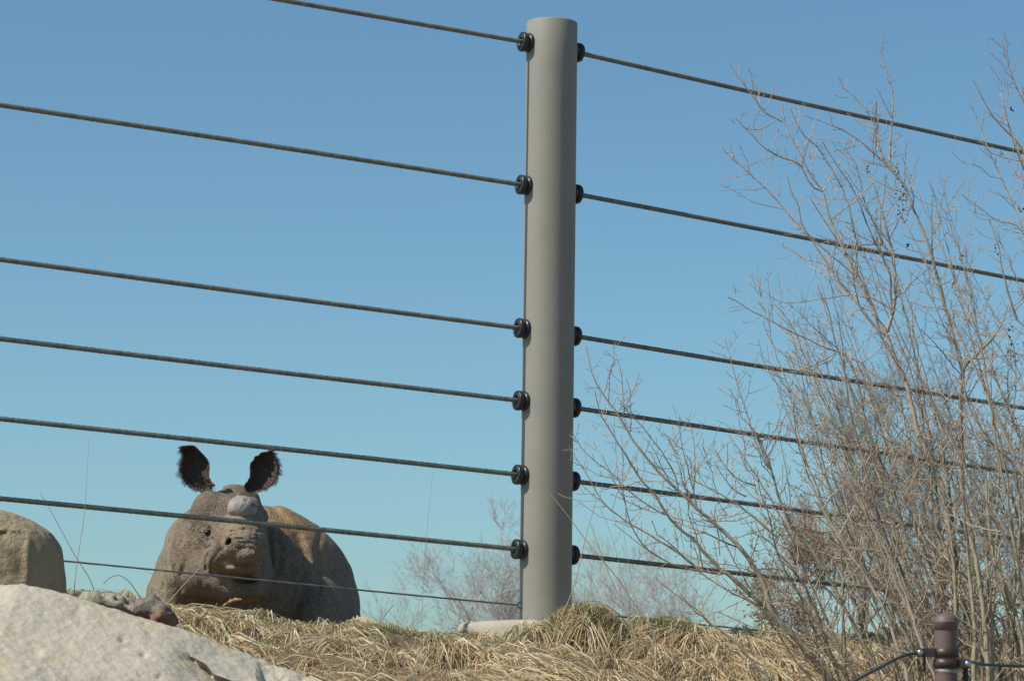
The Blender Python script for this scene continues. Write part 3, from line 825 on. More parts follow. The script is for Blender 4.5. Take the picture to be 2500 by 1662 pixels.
# tussocks
ncl = 900
cxs = g.uniform(-3.6, 4.2, ncl); tcl = g.uniform(-0.35, 1.5, ncl) ; cys = yc_of(cxs) - tcl
per = 95
root = np.stack([np.repeat(cxs, per), np.repeat(cys, per)], -1)
ang = g.uniform(0, 2 * math.pi, ncl * per); rr = np.abs(g.normal(0, 0.055, ncl * per))
rad_dir = np.stack([np.cos(ang), np.sin(ang)], -1)
root = root + rad_dir * rr[:, None]
t_ = yc_of(root[:, 0]) - root[:, 1]
flow = 0.9 * vnoise(np.stack([root[:, 0], root[:, 1], root[:, 0] * 0], -1), 2.0, 61)
down = np.stack([np.sin(flow), -np.cos(flow)], -1)
dv_ = unit(rad_dir * 0.5 + down * (0.55 + 0.7 * g.random(len(root)))[:, None])
kL = np.clip(0.30 + t_ * 1.6, 0.25, 1.0)
L_ = g.uniform(0.08, 0.24, len(root)) * kL
ci_ = g.integers(0, len(straw), len(root)); cl = straw[ci_] * g.uniform(0.65, 1.12, len(root))[:, None]
gm = (g.random(len(root)) < np.clip(0.22 - 0.5 * t_, 0.03, 0.22))
cl[gm] = green[g.integers(0, 4, gm.sum())] * 1.3
clump_h = np.repeat(g.uniform(0.0, 0.055, ncl), per)
blades(root, dv_, L_, g.uniform(0.05, 0.55, len(root)), clump_h * np.exp(-(rr / 0.06) ** 2) + g.uniform(0, 0.02, len(root)), g.uniform(0.0020, 0.0050, len(root)), cl)
# matted short thatch everywhere in view and a margin round it
n = 42000
x = g.uniform(-3.8, 4.6, n); t_ = g.uniform(-0.7, 1.7, n); y = yc_of(x) - t_
a = g.uniform(0, 2 * math.pi, n)
ci_ = g.integers(0, len(straw), n); cl = straw[ci_] * g.uniform(0.5, 1.0, n)[:, None]
gm = g.random(n) < np.clip(0.26 - 0.35 * t_, 0.04, 0.3); cl[gm] = green[g.integers(0, 4, gm.sum())] * 1.25
blades(np.stack([x, y], -1), np.stack([np.cos(a), np.sin(a)], -1), g.uniform(0.03, 0.10, n), g.uniform(0.1, 0.9, n), g.uniform(0, 0.015, n), g.uniform(0.0018, 0.0038, n), cl)
# coarser grass further down the bank
nlow = 620; per2 = 42
lx = np.repeat(g.uniform(-1.2, 4.5, nlow), per2); ly = np.repeat(g.uniform(6.4, 10.4, nlow), per2)
a = g.uniform(0, 2 * math.pi, len(lx)); rr = np.abs(g.normal(0, 0.08, len(lx))); dv2 = np.stack([np.cos(a), np.sin(a)], -1)
root = np.stack([lx, ly], -1) + dv2 * rr[:, None]
cl = straw[g.integers(0, 6, len(lx))] * g.uniform(0.6, 1.05, len(lx))[:, None]
blades(root, unit(dv2 * 0.6 + np.array([0.1, -0.6])), g.uniform(0.10, 0.30, len(lx)), g.uniform(0.1, 0.6, len(lx)), g.uniform(0, 0.06, len(lx)), g.uniform(0.003, 0.006, len(lx)), cl)
# upright green and straw blades near the crest and on the tussock tops
def upright(x, y, h, lean, wid, col):
    n = len(x); s = np.linspace(0, 1, 4)
    a = g.uniform(0, 2 * math.pi, n)
    base = np.stack([x, y, terrain(x, y)], -1)
    off = np.stack([np.cos(a), np.sin(a)], -1) * (lean * h)[:, None]
    pts = base[:, None] + np.concatenate([off[:, None] * (s * s)[None, :, None], (h[:, None] * s * (1 - 0.2 * s * lean[:, None]))[..., None]], -1)
    side = unit(np.stack([np.cos(a + 1.4), np.sin(a + 1.4), a * 0], -1))
    v, q = ribbons(pts, wid[:, None] * np.array([1, 0.9, 0.6, 0.1])[None], side)
    GR.add(v, q, c=np.repeat(col, 8, axis=0))
n = 15000
x = g.uniform(-3.6, 4.4, n); y = yc_of(x) - np.abs(g.normal(0.0, 0.22, n)) + 0.12
m_ = vnoise(np.stack([x, y, x * 0], -1), 4, 71) > -0.2
x, y = x[m_], y[m_]; n = len(x)
cl = np.where((g.random(n) < 0.62)[:, None], green[g.integers(0, 4, n)] * 1.25, straw[g.integers(0, 6, n)] * 0.9)
upright(x, y, g.uniform(0.02, 0.06, n), g.uniform(0.2, 1.2, n), g.uniform(0.002, 0.004, n), cl)
for (bx, by, h, r) in _bumps[:3]:
    n = 900
    x = bx + g.normal(0, r * 0.5, n); y = by + g.normal(0, r * 0.4, n)
    cl = np.where((g.random(n) < 0.75)[:, None], green[g.integers(0, 4, n)] * 1.4, straw[g.integers(0, 6, n)])
    upright(x, y, g.uniform(0.025, 0.07, n), g.uniform(0.1, 0.9, n), g.uniform(0.002, 0.004, n), cl)
n = 4200
px_ = g.uniform(860, 1700, n)
x = np.interp(px_, [860, 1700], [P(860, 1540, 11.3).x, P(1700, 1540, 11.6).x]); y = yc_of(x) - np.abs(g.normal(0.02, 0.12, n)) + 0.05
m_ = vnoise(np.stack([x, y, x * 0], -1), 3.2, 91) > -0.05; x, y = x[m_], y[m_]; n = len(x)
upright(x, y, g.uniform(0.025, 0.06, n), g.uniform(0.1, 0.9, n), g.uniform(0.002, 0.0038, n), green[g.integers(0, 4, n)] * 1.45)
# tuft between the boulder and the rhino, shade put into its dark green
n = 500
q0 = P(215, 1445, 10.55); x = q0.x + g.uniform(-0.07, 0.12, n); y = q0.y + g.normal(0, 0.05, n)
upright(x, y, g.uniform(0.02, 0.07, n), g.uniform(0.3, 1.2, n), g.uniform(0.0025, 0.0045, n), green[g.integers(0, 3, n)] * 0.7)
# straw heap left of the rhino
n = 1100
q0 = P(400, 1490, 10.85); x = q0.x + g.normal(0, 0.12, n); y = q0.y + g.normal(0, 0.10, n); a = g.normal(0.1, 0.5, n)
blades(np.stack([x, y], -1), np.stack([np.cos(a), np.sin(a)], -1), g.uniform(0.08, 0.25, n), g.uniform(0.0, 0.35, n), g.uniform(0, 0.045, n), g.uniform(0.0022, 0.004, n), straw[g.integers(0, 6, n)] * 1.05)
go = GR.build('grass', M['grass'], None, True)
tag(go, 'dry straw-coloured grass with green shoots covering the bank', 'grass', None, 'stuff')

# ------------------------------------------------------------------ bare shrubs in front of the fence
Z3 = lambda pts: [(1600 + x / 1.96, 100 + y / 1.96) for x, y in pts]
Z4 = lambda pts: [(1600 + x / 1.931, 850 + y / 1.931) for x, y in pts]
Z6 = lambda pts: [(1380 + x / 2.704, 820 + y / 2.704) for x, y in pts]
ZA = lambda pts: [(1700 + x / 3.92, 600 + y / 3.92) for x, y in pts]       # enlargement of 1700..2100 x 600..1000
ZB = lambda pts: [(2100 + x / 3.92, 700 + y / 3.92) for x, y in pts]       # enlargement of 2100..2500 x 700..1100
ZC = lambda pts: [(1700 + x / 4.332, 1300 + y / 4.332) for x, y in pts]    # enlargement of 1700..2200 x 1300..1662
# (shrub, depth, tip radius mm, base radius mm, rooted?, points from the tip to the base)
T = [
 # upright shrub: the tall stems
 ('B', 10.75, 2.0, 17.0, 1, Z3([(605, 310), (620, 390), (650, 470), (700, 550), (740, 640), (800, 720), (825, 830), (870, 930), (905, 1010), (950, 1100), (990, 1170), (1020, 1240), (1060, 1320), (1100, 1390), (1130, 1470), (1165, 1568)]) + Z4([(1165, 120), (1190, 200), (1215, 300), (1240, 400), (1280, 480), (1315, 560), (1350, 650), (1370, 750), (1388, 860), (1400, 1000), (1410, 1150), (1420, 1320), (1430, 1568)])),
 ('B', 10.75, 1.6, 3.6, 0, Z3([(355, 110), (410, 190), (470, 270), (530, 345), (610, 388)])),
 ('B', 10.75, 1.6, 3.4, 0, Z3([(385, 370), (440, 430), (520, 510), (600, 555), (690, 590), (745, 690), (800, 720)])),
 ('B', 10.75, 1.6, 6.0, 0, Z3([(320, 515), (400, 590), (510, 690), (570, 750), (640, 830), (700, 900), (760, 970), (820, 1060), (880, 1150), (940, 1225), (1000, 1300), (1060, 1370), (1105, 1410)])),
 ('B', 10.85, 1.6, 5.0, 0, Z3([(645, 320), (700, 440), (770, 500), (830, 590), (880, 680), (920, 770), (945, 880), (965, 990), (962, 1090), (1000, 1180), (1060, 1320)])),
 ('B', 10.95, 1.6, 6.5, 0, Z3([(985, 560), (1030, 650), (1060, 740), (1090, 830), (1120, 950), (1140, 1040), (1148, 1150), (1145, 1260), (1110, 1390)])),
 ('B', 10.95, 1.4, 4.5, 0, Z3([(910, 520), (960, 590), (985, 690), (1010, 800), (1050, 880), (1090, 970), (1140, 1040)])),
 ('B', 10.85, 1.4, 4.5, 0, Z3([(800, 480), (870, 600), (940, 700), (985, 800), (1020, 890), (1060, 980), (1120, 1110), (1130, 1290)])),
 ('B', 11.05, 1.8, 15.0, 1, Z3([(1065, 20), (1100, 130), (1130, 230), (1134, 300), (1130, 420), (1122, 590), (1190, 690), (1245, 830), (1290, 930), (1330, 1060), (1365, 1190), (1395, 1310), (1420, 1400), (1445, 1470), (1465, 1568)]) + Z4([(1450, 100), (1440, 300), (1445, 520), (1455, 700), (1490, 900), (1510, 1050), (1530, 1200), (1545, 1400), (1560, 1568)])),
 ('B', 11.05, 1.4, 4.0, 0, Z3([(710, 355), (860, 410), (950, 460), (1040, 530), (1110, 600), (1190, 690)])),
 ('B', 11.05, 1.4, 4.0, 0, Z3([(880, 210), (950, 270), (1020, 350), (1060, 450), (1082, 545), (1120, 600)])),
 ('B', 11.05, 1.2, 3.0, 0, Z3([(1055, 285), (1065, 400), (1055, 500), (1040, 590)])),
 ('B', 10.6, 1.4, 8.0, 1, ZA([(300, 490), (345, 495), (395, 535), (480, 590), (580, 650), (690, 705), (835, 780), (970, 855), (1100, 915), (1220, 965), (1330, 1005), (1400, 1020), (1460, 1080), (1500, 1160), (1540, 1280), (1568, 1400)]) + Z4([(985, 310), (1010, 400), (1045, 490), (1100, 620), (1140, 720), (1160, 820), (1200, 920), (1250, 1010), (1290, 1090), (1330, 1230), (1370, 1400), (1400, 1568)])),
 ('B', 10.6, 1.0, 2.5, 0, ZA([(690, 470), (790, 530), (910, 550), (1100, 525), (1300, 490), (1460, 470)])),
 ('B', 10.6, 1.0, 2.4, 0, ZA([(860, 545), (980, 640), (1100, 760), (1240, 890), (1320, 1000)])),
 ('B', 10.6, 1.0, 2.6, 0, ZA([(690, 1200), (840, 1215), (960, 1195), (1090, 1155), (1220, 1095), (1330, 1020)])),
 ('B', 10.5, 1.0, 3.4, 0, ZA([(750, 560), (870, 700), (960, 850), (1020, 1010), (1080, 1170), (1140, 1290), (1190, 1430), (1260, 1568)])),
 ('B', 10.5, 1.0, 3.2, 0, ZA([(1180, 430), (1240, 560), (1290, 720), (1320, 890), (1370, 1030), (1420, 1160)])),
 ('B', 10.5, 1.2, 8.0, 1, ZA([(580, 210), (600, 400), (640, 590), (690, 750), (730, 930), (790, 1110), (850, 1260), (890, 1400), (920, 1568)]) + Z4([(660, 350), (690, 470), (720, 600), (760, 700), (800, 780), (860, 880), (940, 1000), (1010, 1100), (1060, 1200), (1110, 1310), (1150, 1440), (1190, 1568)])),
 ('B', 10.6, 1.0, 7.0, 1, ZA([(860, 1000), (920, 1130), (960, 1280), (1020, 1390), (1045, 1500)]) + Z4([(720, 280), (740, 400), (770, 520), (800, 610), (850, 720), (900, 850), (960, 950), (1010, 1060), (1090, 1160), (1160, 1290), (1220, 1430), (1260, 1568)])),
 # left-arching shrub
 ('A', 10.45, 1.6, 14.0, 1, Z6([(140, 70), (180, 260), (260, 400), (340, 510), (390, 590), (440, 680), (530, 790), (600, 880), (690, 970), (770, 1040), (860, 1120), (960, 1210), (1080, 1320), (1160, 1400), (1220, 1480), (1270, 1568)]) + ZC([(700, 500), (740, 620), (770, 760), (830, 880), (920, 990), (1040, 1090), (1140, 1200), (1230, 1310), (1330, 1420), (1430, 1568)])),
 ('A', 10.5, 1.4, 13.0, 1, Z6([(195, 360), (230, 500), (300, 630), (370, 740), (440, 850), (520, 970), (600, 1060), (660, 1160), (730, 1240), (810, 1310), (870, 1370), (930, 1440), (1000, 1510), (1040, 1560)]) + ZC([(330, 430), (440, 530), (560, 640), (680, 740), (770, 820), (860, 930), (990, 1060), (1110, 1190), (1200, 1300), (1290, 1420), (1390, 1568)])),
 ('A', 10.4, 1.4, 12.0, 1, ZC([(560, -10), (640, 20), (760, 80), (830, 160), (900, 250), (1000, 350), (1080, 470), (1160, 590), (1220, 720), (1280, 860), (1320, 1000), (1370, 1150), (1410, 1280), (1480, 1390), (1600, 1568)])),
 ('A', 10.35, 1.4, 9.0, 1, Z4([(0, 1080), (30, 1110)]) + ZC([(0, 805), (90, 890), (170, 970), (280, 1040), (380, 1120), (480, 1230), (570, 1330), (640, 1430), (760, 1568)])),
 ('A', 10.4, 1.4, 10.0, 1, ZC([(0, 385), (90, 460), (200, 530), (330, 600), (450, 670), (590, 740), (700, 800), (790, 860)]) + ZC([(880, 960), (1000, 1080), (1150, 1240), (1250, 1340), (1340, 1440)])),
 ('A', 10.55, 1.2, 5.0, 0, Z6([(25, 730), (120, 880), (200, 1020), (280, 1130), (370, 1200), (450, 1250), (560, 1310), (650, 1370), (720, 1410), (800, 1470), (900, 1545), (1040, 1568)])),
 ('A', 10.55, 1.0, 3.0, 0, Z6([(30, 610), (100, 730), (200, 830), (290, 890), (380, 980), (480, 1070), (580, 1140), (660, 1180)])),
 ('A', 10.5, 1.0, 4.0, 0, Z6([(240, 780), (290, 880), (340, 990), (390, 1080), (420, 1200), (460, 1300), (520, 1390), (600, 1450), (700, 1500), (830, 1540), (1000, 1560)])),
 ('A', 10.45, 1.0, 2.6, 0, Z6([(330, 110), (370, 250), (385, 430), (388, 530)])),
 ('A', 10.45, 1.0, 3.2, 0, Z6([(340, 400), (430, 520), (500, 590), (590, 700), (660, 800), (720, 900), (745, 1000)])),
 ('A', 10.45, 1.0, 3.0, 0, Z6([(535, 680), (600, 780), (650, 880), (690, 960)])),
 ('A', 10.45, 1.0, 3.0, 0, Z6([(680, 680), (740, 820), (770, 920), (800, 1030), (850, 1110)])),
 ('A', 10.45, 1.0, 3.0, 0, Z6([(755, 520), (760, 680), (790, 800), (820, 930), (850, 1040), (870, 1130)])),
 ('A', 10.45, 1.0, 3.0, 0, Z6([(805, 540), (850, 700), (860, 880), (845, 1040)])),
 ('A', 10.4, 1.0, 5.0, 0, Z6([(800, 930), (900, 980), (1000, 1030), (1110, 1090), (1230, 1180), (1330, 1270), (1406, 1330)])),
 ('A', 10.45, 1.0, 3.0, 0, Z6([(905, 720), (960, 870), (990, 1000), (1020, 1090), (980, 1160), (1010, 1300), (1020, 1450)])),
 ('A', 10.45, 1.0, 3.0, 0, Z6([(985, 740), (1060, 870), (1150, 950), (1260, 985)])), ('A', 10.45, 1.0, 3.0, 0, Z6([(985, 825), (1050, 940), (1130, 1030), (1195, 1060)])),
 ('A', 10.6, 1.2, 8.0, 1, Z6([(1055, 20), (1090, 150), (1130, 310), (1170, 430), (1210, 560), (1250, 680), (1300, 800), (1350, 880)]) + Z4([(460, 380), (520, 490), (560, 620), (590, 720), (640, 830), (700, 900), (760, 990), (820, 1080), (880, 1200), (940, 1310), (1000, 1430), (1060, 1568)])),
 ('A', 10.55, 1.0, 6.0, 1, Z6([(1120, 410), (1160, 620), (1190, 740), (1195, 900)]) + Z4([(470, 560), (500, 690), (540, 800), (570, 950), (620, 1060), (690, 1180), (740, 1300), (800, 1420), (870, 1568)])),
 ('A', 10.6, 1.0, 6.0, 1, Z4([(280, 480), (340, 570), (420, 660), (510, 740), (600, 830), (720, 870), (840, 920), (930, 1000), (1030, 1080), (1130, 1190), (1200, 1320), (1240, 1568)])),
 ('A', 10.35, 1.0, 5.0, 1, Z4([(0, 900), (120, 960), (260, 1010), (400, 1030), (520, 1090), (640, 1180), (760, 1290), (860, 1420), (960, 1568)])),
 # shrub at the picture's right edge
 ('C', 11.0, 1.4, 6.0, 0, Z3([(1520, 190), (1570, 280), (1620, 370), (1700, 450), (1764, 530), (1830, 640), (1900, 800)])),
 ('C', 11.0, 1.6, 11.0, 1, Z3([(1500, 280), (1550, 400), (1590, 510), (1630, 600), (1670, 690), (1710, 780), (1750, 880), (1790, 990), (1820, 1120), (1840, 1300), (1850, 1568)]) + Z4([(1830, 300), (1820, 600), (1810, 900), (1800, 1200), (1795, 1568)])),
 ('C', 11.0, 1.4, 6.0, 0, Z3([(1660, 0), (1690, 120), (1730, 230), (1764, 300), (1800, 450), (1830, 640), (1860, 900)])),
 ('C', 10.9, 1.2, 5.0, 0, Z3([(1665, 130), (1655, 220), (1670, 320), (1690, 400), (1720, 480), (1760, 600), (1790, 760)])),
 ('C', 10.9, 1.2, 3.0, 0, Z3([(1465, 735), (1550, 800), (1640, 860), (1735, 885), (1800, 1000)])),
 ('C', 10.7, 1.2, 10.0, 1, ZB([(600, -150), (640, 30), (710, 170), (780, 330), (850, 450), (930, 590), (970, 700), (985, 850), (960, 1000), (960, 1200), (970, 1400), (975, 1568)]) + Z4([(1440, 500), (1450, 700), (1470, 900), (1480, 1100), (1490, 1300), (1500, 1568)])),
 ('C', 10.7, 1.2, 8.0, 1, ZB([(960, 0), (1010, 90), (1090, 220), (1170, 350), (1260, 480), (1350, 600), (1430, 730), (1500, 880), (1568, 1010)]) + Z4([(1738, 200), (1790, 330), (1830, 520)])),
 ('C', 10.6, 1.2, 9.0, 1, ZB([(760, -100), (790, 60), (830, 220), (870, 380), (930, 560), (950, 640), (980, 780), (990, 960), (1050, 1160), (1130, 1320), (1230, 1450), (1330, 1568)]) + Z4([(1690, 560), (1720, 800), (1710, 1000), (1690, 1200), (1680, 1568)])),
 ('C', 10.8, 1.2, 7.0, 1, ZB([(1050, 0), (1110, 190), (1180, 330), (1260, 520), (1270, 700), (1250, 850), (1250, 1000), (1260, 1200), (1270, 1400)]) + Z4([(1620, 550), (1610, 800), (1600, 1100), (1590, 1300), (1585, 1568)])),
 ('C', 10.6, 1.0, 8.0, 1, ZB([(1100, 450), (1150, 640), (1240, 820), (1330, 950), (1420, 1120), (1500, 1300), (1560, 1500)]) + Z4([(1720, 640), (1750, 900), (1740, 1200), (1735, 1568)])),
 ('C', 10.8, 1.2, 5.0, 0, Z3([(1600, 860), (1640, 980), (1660, 1090), (1690, 1210), (1730, 1330)])),
 ('C', 10.8, 1.2, 6.0, 1, Z3([(1630, 930), (1680, 1020), (1720, 1120), (1764, 1230), (1800, 1400)]) + Z4([(1790, 100), (1800, 500), (1780, 900), (1775, 1568)])),
 ('C', 10.7, 1.2, 7.0, 0, ZB([(1050, 720), (1130, 640), (1200, 560), (1290, 460), (1370, 350), (1420, 200)])[::-1] if False else ZB([(1420, 160), (1370, 330), (1290, 460), (1200, 560), (1130, 640), (1040, 710), (985, 790)])),
 ('B', 10.9, 1.0, 5.0, 1, Z3([(1445, 930), (1490, 1040), (1520, 1120), (1570, 1210), (1610, 1300), (1700, 1420)]) + Z4([(1700, 100), (1690, 300), (1660, 490), (1600, 700), (1570, 900), (1560, 1200), (1560, 1568)])),
]
canes = [('C', 10.35, 6, 12, 1, Z4([(1470, 960), (1485, 1100), (1500, 1250), (1505, 1400), (1500, 1568)])),
         ('C', 10.3, 7, 13, 1, Z4([(1490, 900), (1515, 1020), (1535, 1150), (1550, 1300), (1562, 1430), (1570, 1568)])),
         ('C', 10.4, 5, 9, 1, Z4([(1560, 980), (1575, 1150), (1585, 1300), (1590, 1450), (1592, 1568)])),
         ('B', 10.35, 5, 11, 1, Z4([(1380, 820), (1400, 950), (1412, 1100), (1415, 1250), (1408, 1400), (1400, 1568)])),
         ('C', 10.45, 5, 11, 1, Z4([(1560, 620), (1570, 800), (1600, 1000), (1650, 1130), (1700, 1260), (1730, 1400), (1738, 1568)]))]
srng = np.random.default_rng(23)
# further stems that fill the thicket
env_x = [1640, 1800, 1900, 2050, 2200, 2350, 2500, 2700]; env_y = [1230, 930, 780, 560, 400, 420, 300, 300]
fills = []
for k in range(76):
    bx = srng.uniform(1960, 2620) if k < 36 else srng.uniform(2200, 2800); which = 'A' if bx < 2130 else ('B' if bx < 2330 else 'C')
    lean = srng.normal(-0.46, 0.20) if k < 36 else srng.normal(-0.30, 0.13)
    d = srng.uniform(10.25, 11.5)
    yt = srng.uniform(0.0, 1.0) ** (0.75 if k < 36 else 1.9)
    tx = bx; ty = 1690
    for _ in range(6):
        top = np.interp(tx, env_x, env_y); ty = top + (1480 - top) * yt; tx = bx + lean * (1690 - ty)
    n = 7; s_ = np.linspace(0, 1, n)
    curve = srng.normal(18, 34); wob = np.cumsum(srng.normal(0, 7, n))
    xs_ = tx + (bx - tx) * s_ + curve * np.sin(s_ * math.pi) + wob * (1 - s_) * s_ * 4
    ys_ = ty + (1690 - ty) * s_
    L_px = 1690 - ty
    fills.append((which, d, 1.0, 2.5 + 6.5 * (L_px / 1300) + srng.uniform(0, 2.0), 1, list(zip(xs_, ys_))))
roots = {'A': P(2060, 1672, 10.45), 'B': P(2270, 1672, 10.6), 'C': P(2480, 1672, 10.7)}
labels = {'A': 'bare arching shrub whose branches lean left towards the fence post', 'B': 'tallest bare twiggy shrub rising behind the brown bollard post',
          'C': 'bare shrub with dried dark berries growing right of the tallest shrub'}
shrubs = {}
for k_, r_ in roots.items():
    r_.z = float(terrain(r_.x, r_.y))
    shrubs[k_] = empty('bare_shrub', r_, labels[k_], 'shrub', 'leafless shrubs before the fence')

def grow_twigs(pts, rad, rg, dense=1.0):
    """Side twigs on one stem (tip first): returns batches of (pts, radii)."""
    seg = np.linalg.norm(np.diff(pts, axis=0), axis=1); cum = np.concatenate([[0], np.cumsum(seg)]); tot = cum[-1]
    pos = np.cumsum(rg.uniform(0.016, 0.040, int(tot / 0.016)) / dense); pos = pos[pos < tot * 0.93]
    if not len(pos): return [], []
    base = np.stack([np.interp(pos, cum, pts[:, i]) for i in range(3)], -1)
    br = np.interp(pos, cum, rad)
    tan = -np.stack([np.interp(pos, cum, np.gradient(pts[:, i], cum)) for i in range(3)], -1); tan = unit(tan)
    side = unit(np.cross(tan, unit(rg.normal(0, 1, (len(pos), 3)))))
    both = np.where(rg.random(len(pos)) < 0.45, 2, 1)
    idx = np.repeat(np.arange(len(pos)), both)
    sg = np.concatenate([[1] if b == 1 else [1, -1] for b in both])
    n = len(idx)
    u = rg.random(n)
    L = np.where(u < 0.50, rg.uniform(0.006, 0.030, n), np.where(u < 0.84, rg.uniform(0.03, 0.11, n), rg.uniform(0.10, 0.27, n)))
    L = np.minimum(L, 0.03 + pos[idx] * 0.7)
    d = unit(side[idx] * sg[:, None] * np.array([1, 0.75, 1]) + tan[idx] * rg.uniform(0.15, 0.85, n)[:, None] + np.array([0, 0, 0.12]))
    bend = unit(rg.normal(0, 1, (n, 3))) * 0.18 + np.array([0, 0, 0.22])
    s = np.linspace(0, 1, 5)
    tw = base[idx][:, None] + (L[:, None] * s)[..., None] * d[:, None] + (L[:, None] * s * s)[..., None] * bend[:, None]
    tw[:, 1:-1] += rg.normal(0, 1, (n, 3, 3)) * (L * 0.022)[:, None, None]
    r0 = np.minimum(br[idx] * 0.62, 0.0010 + L * 0.0075)
    tr = r0[:, None] * np.linspace(1, 0.55, 5)[None]
    P_, R_ = [tw], [np.maximum(tr, 0.0009)]
    # second order
    big = np.nonzero(L > 0.035)[0]
    if len(big):
        m = np.maximum((L[big] / 0.022).astype(int), 1)
        bi = np.repeat(big, m); q = len(bi); f = rg.uniform(0.15, 0.98, q)
        kk = np.clip((f * 4).astype(int), 0, 3); ff = (f * 4 - kk)[:, None]
        b2 = tw[bi, kk] * (1 - ff) + tw[bi, kk + 1] * ff
        t2 = unit(tw[bi, kk + 1] - tw[bi, kk])
        d2 = unit(unit(np.cross(t2, rg.normal(0, 1, (q, 3)))) + t2 * rg.uniform(0.2, 0.9, q)[:, None] + np.array([0, 0, 0.15]))
        L2 = np.where(rg.random(q) < 0.75, rg.uniform(0.004, 0.020, q), rg.uniform(0.02, 0.08, q)); L2 = np.minimum(L2, L[bi] * 0.6)
        s5 = np.linspace(0, 1, 5)
        p2 = b2[:, None] + (L2[:, None] * s5)[..., None] * d2[:, None] + (L2[:, None] * s5 * s5)[..., None] * np.array([0, 0, 0.2])
        P_.append(p2); R_.append(np.maximum(r0[bi][:, None] * 0.6 * np.linspace(1, 0.6, 5)[None], 0.0008))
    return np.concatenate(P_), np.concatenate(R_)

def build_stem(rec, material, twig_mat, rg, dense=1.0):
    which, d, r0, r1, rooted, px = rec
    px = np.array(px, float)
    root = roots[which]
    tilt = 0.25 if which != 'A' else -0.15
    wp = []
    for (x, y) in px:
        wp.append(np.array(P(x, y, d + tilt * (1662 - y) / 1662)))
    wp = np.array(wp)
    if rooted:
        e = wp[-1] + (wp[-1] - wp[-2]) * 0.3
        e[2] = terrain(e[0], e[1]) - 0.04
        if wp[-1][2] < e[2] + 0.03: wp[-1][2] = e[2] + 0.03
        wp = np.concatenate([wp, [e]])
    n = max(int(np.linalg.norm(np.diff(wp, axis=0), axis=1).sum() / 0.03), 6)
    pts = spline(wp, n)
    pts[1:-1] += rg.normal(0, 0.0013, (n - 2, 3))
    f = np.linspace(0, 1, n)
    rad = (r0 + (r1 - r0) * f ** 1.15) / 1000.0 * (1 + 0.06 * rg.normal(0, 1, n))
    st = MB().add(*tubes(pts, rad, 8 if r1 > 6 else 6)).build('stem', material, shrubs[which], True, root)
    tp, tr = grow_twigs(pts, rad, rg, dense)
    if len(tp): MB().add(*tubes(tp, tr, 4)).build('twigs', twig_mat, st, True, root)['kind'] = 'stuff'
    return pts
stem_pts = []
BK = ('bark', 'bark_olive', 'bark_dark', 'bark', 'bark_olive'); TW = ('twig', 'twig', 'twig_dark')
for i_, rec in enumerate(T): stem_pts.append((rec, build_stem(rec, M[BK[i_ % 5]], M[TW[i_ % 3]], srng, 1.0)))
for rec in canes: build_stem(rec, M['cane'], M['twig'], srng, 0.5)
for i_, rec in enumerate(fills): build_stem(rec, M[BK[(i_ * 3 + 1) % 5]], M[TW[(i_ * 2 + 1) % 3]], srng, 0.66)
# dried berry clusters hanging on the shrubs
def berries(which, px, py, d, n, spread):
    b_ = MB()
    c = np.array(P(px, py, d))
    for k in range(n):
        cc = c + srng.normal(0, 1, 3) * np.array([spread * 0.5, spread * 0.4, spread])
        v, q = dome(cc, np.array([1, 1, 1.1]) * srng.uniform(0.002, 0.0042), np.eye(3), 8, 6, 0)
        b_.add(v, q)
    b_.build('berry_cluster', M['berry'], shrubs[which], True, roots[which])['kind'] = 'stuff'
for (w, px, py, d, n, sp) in (('B', 2205, 480, 11.2, 26, 0.022), ('B', 2202, 520, 11.2, 16, 0.02), ('B', 2190, 425, 11.2, 8, 0.012), ('C', 2472, 270, 11.1, 6, 0.006), ('C', 2345, 635, 11.0, 9, 0.012),
                              ('C', 2490, 515, 11.0, 6, 0.012), ('B', 2215, 600, 11.1, 6, 0.008), ('B', 2115, 420, 11.1, 6, 0.012), ('C', 2465, 800, 10.9, 9, 0.02), ('B', 2140, 590, 11.1, 6, 0.01),
                              ('C', 2478, 855, 10.9, 7, 0.015), ('C', 2430, 610, 11.0, 5, 0.012), ('B', 2330, 690, 11.0, 5, 0.008)):
    berries(w, px, py, d, n, sp)

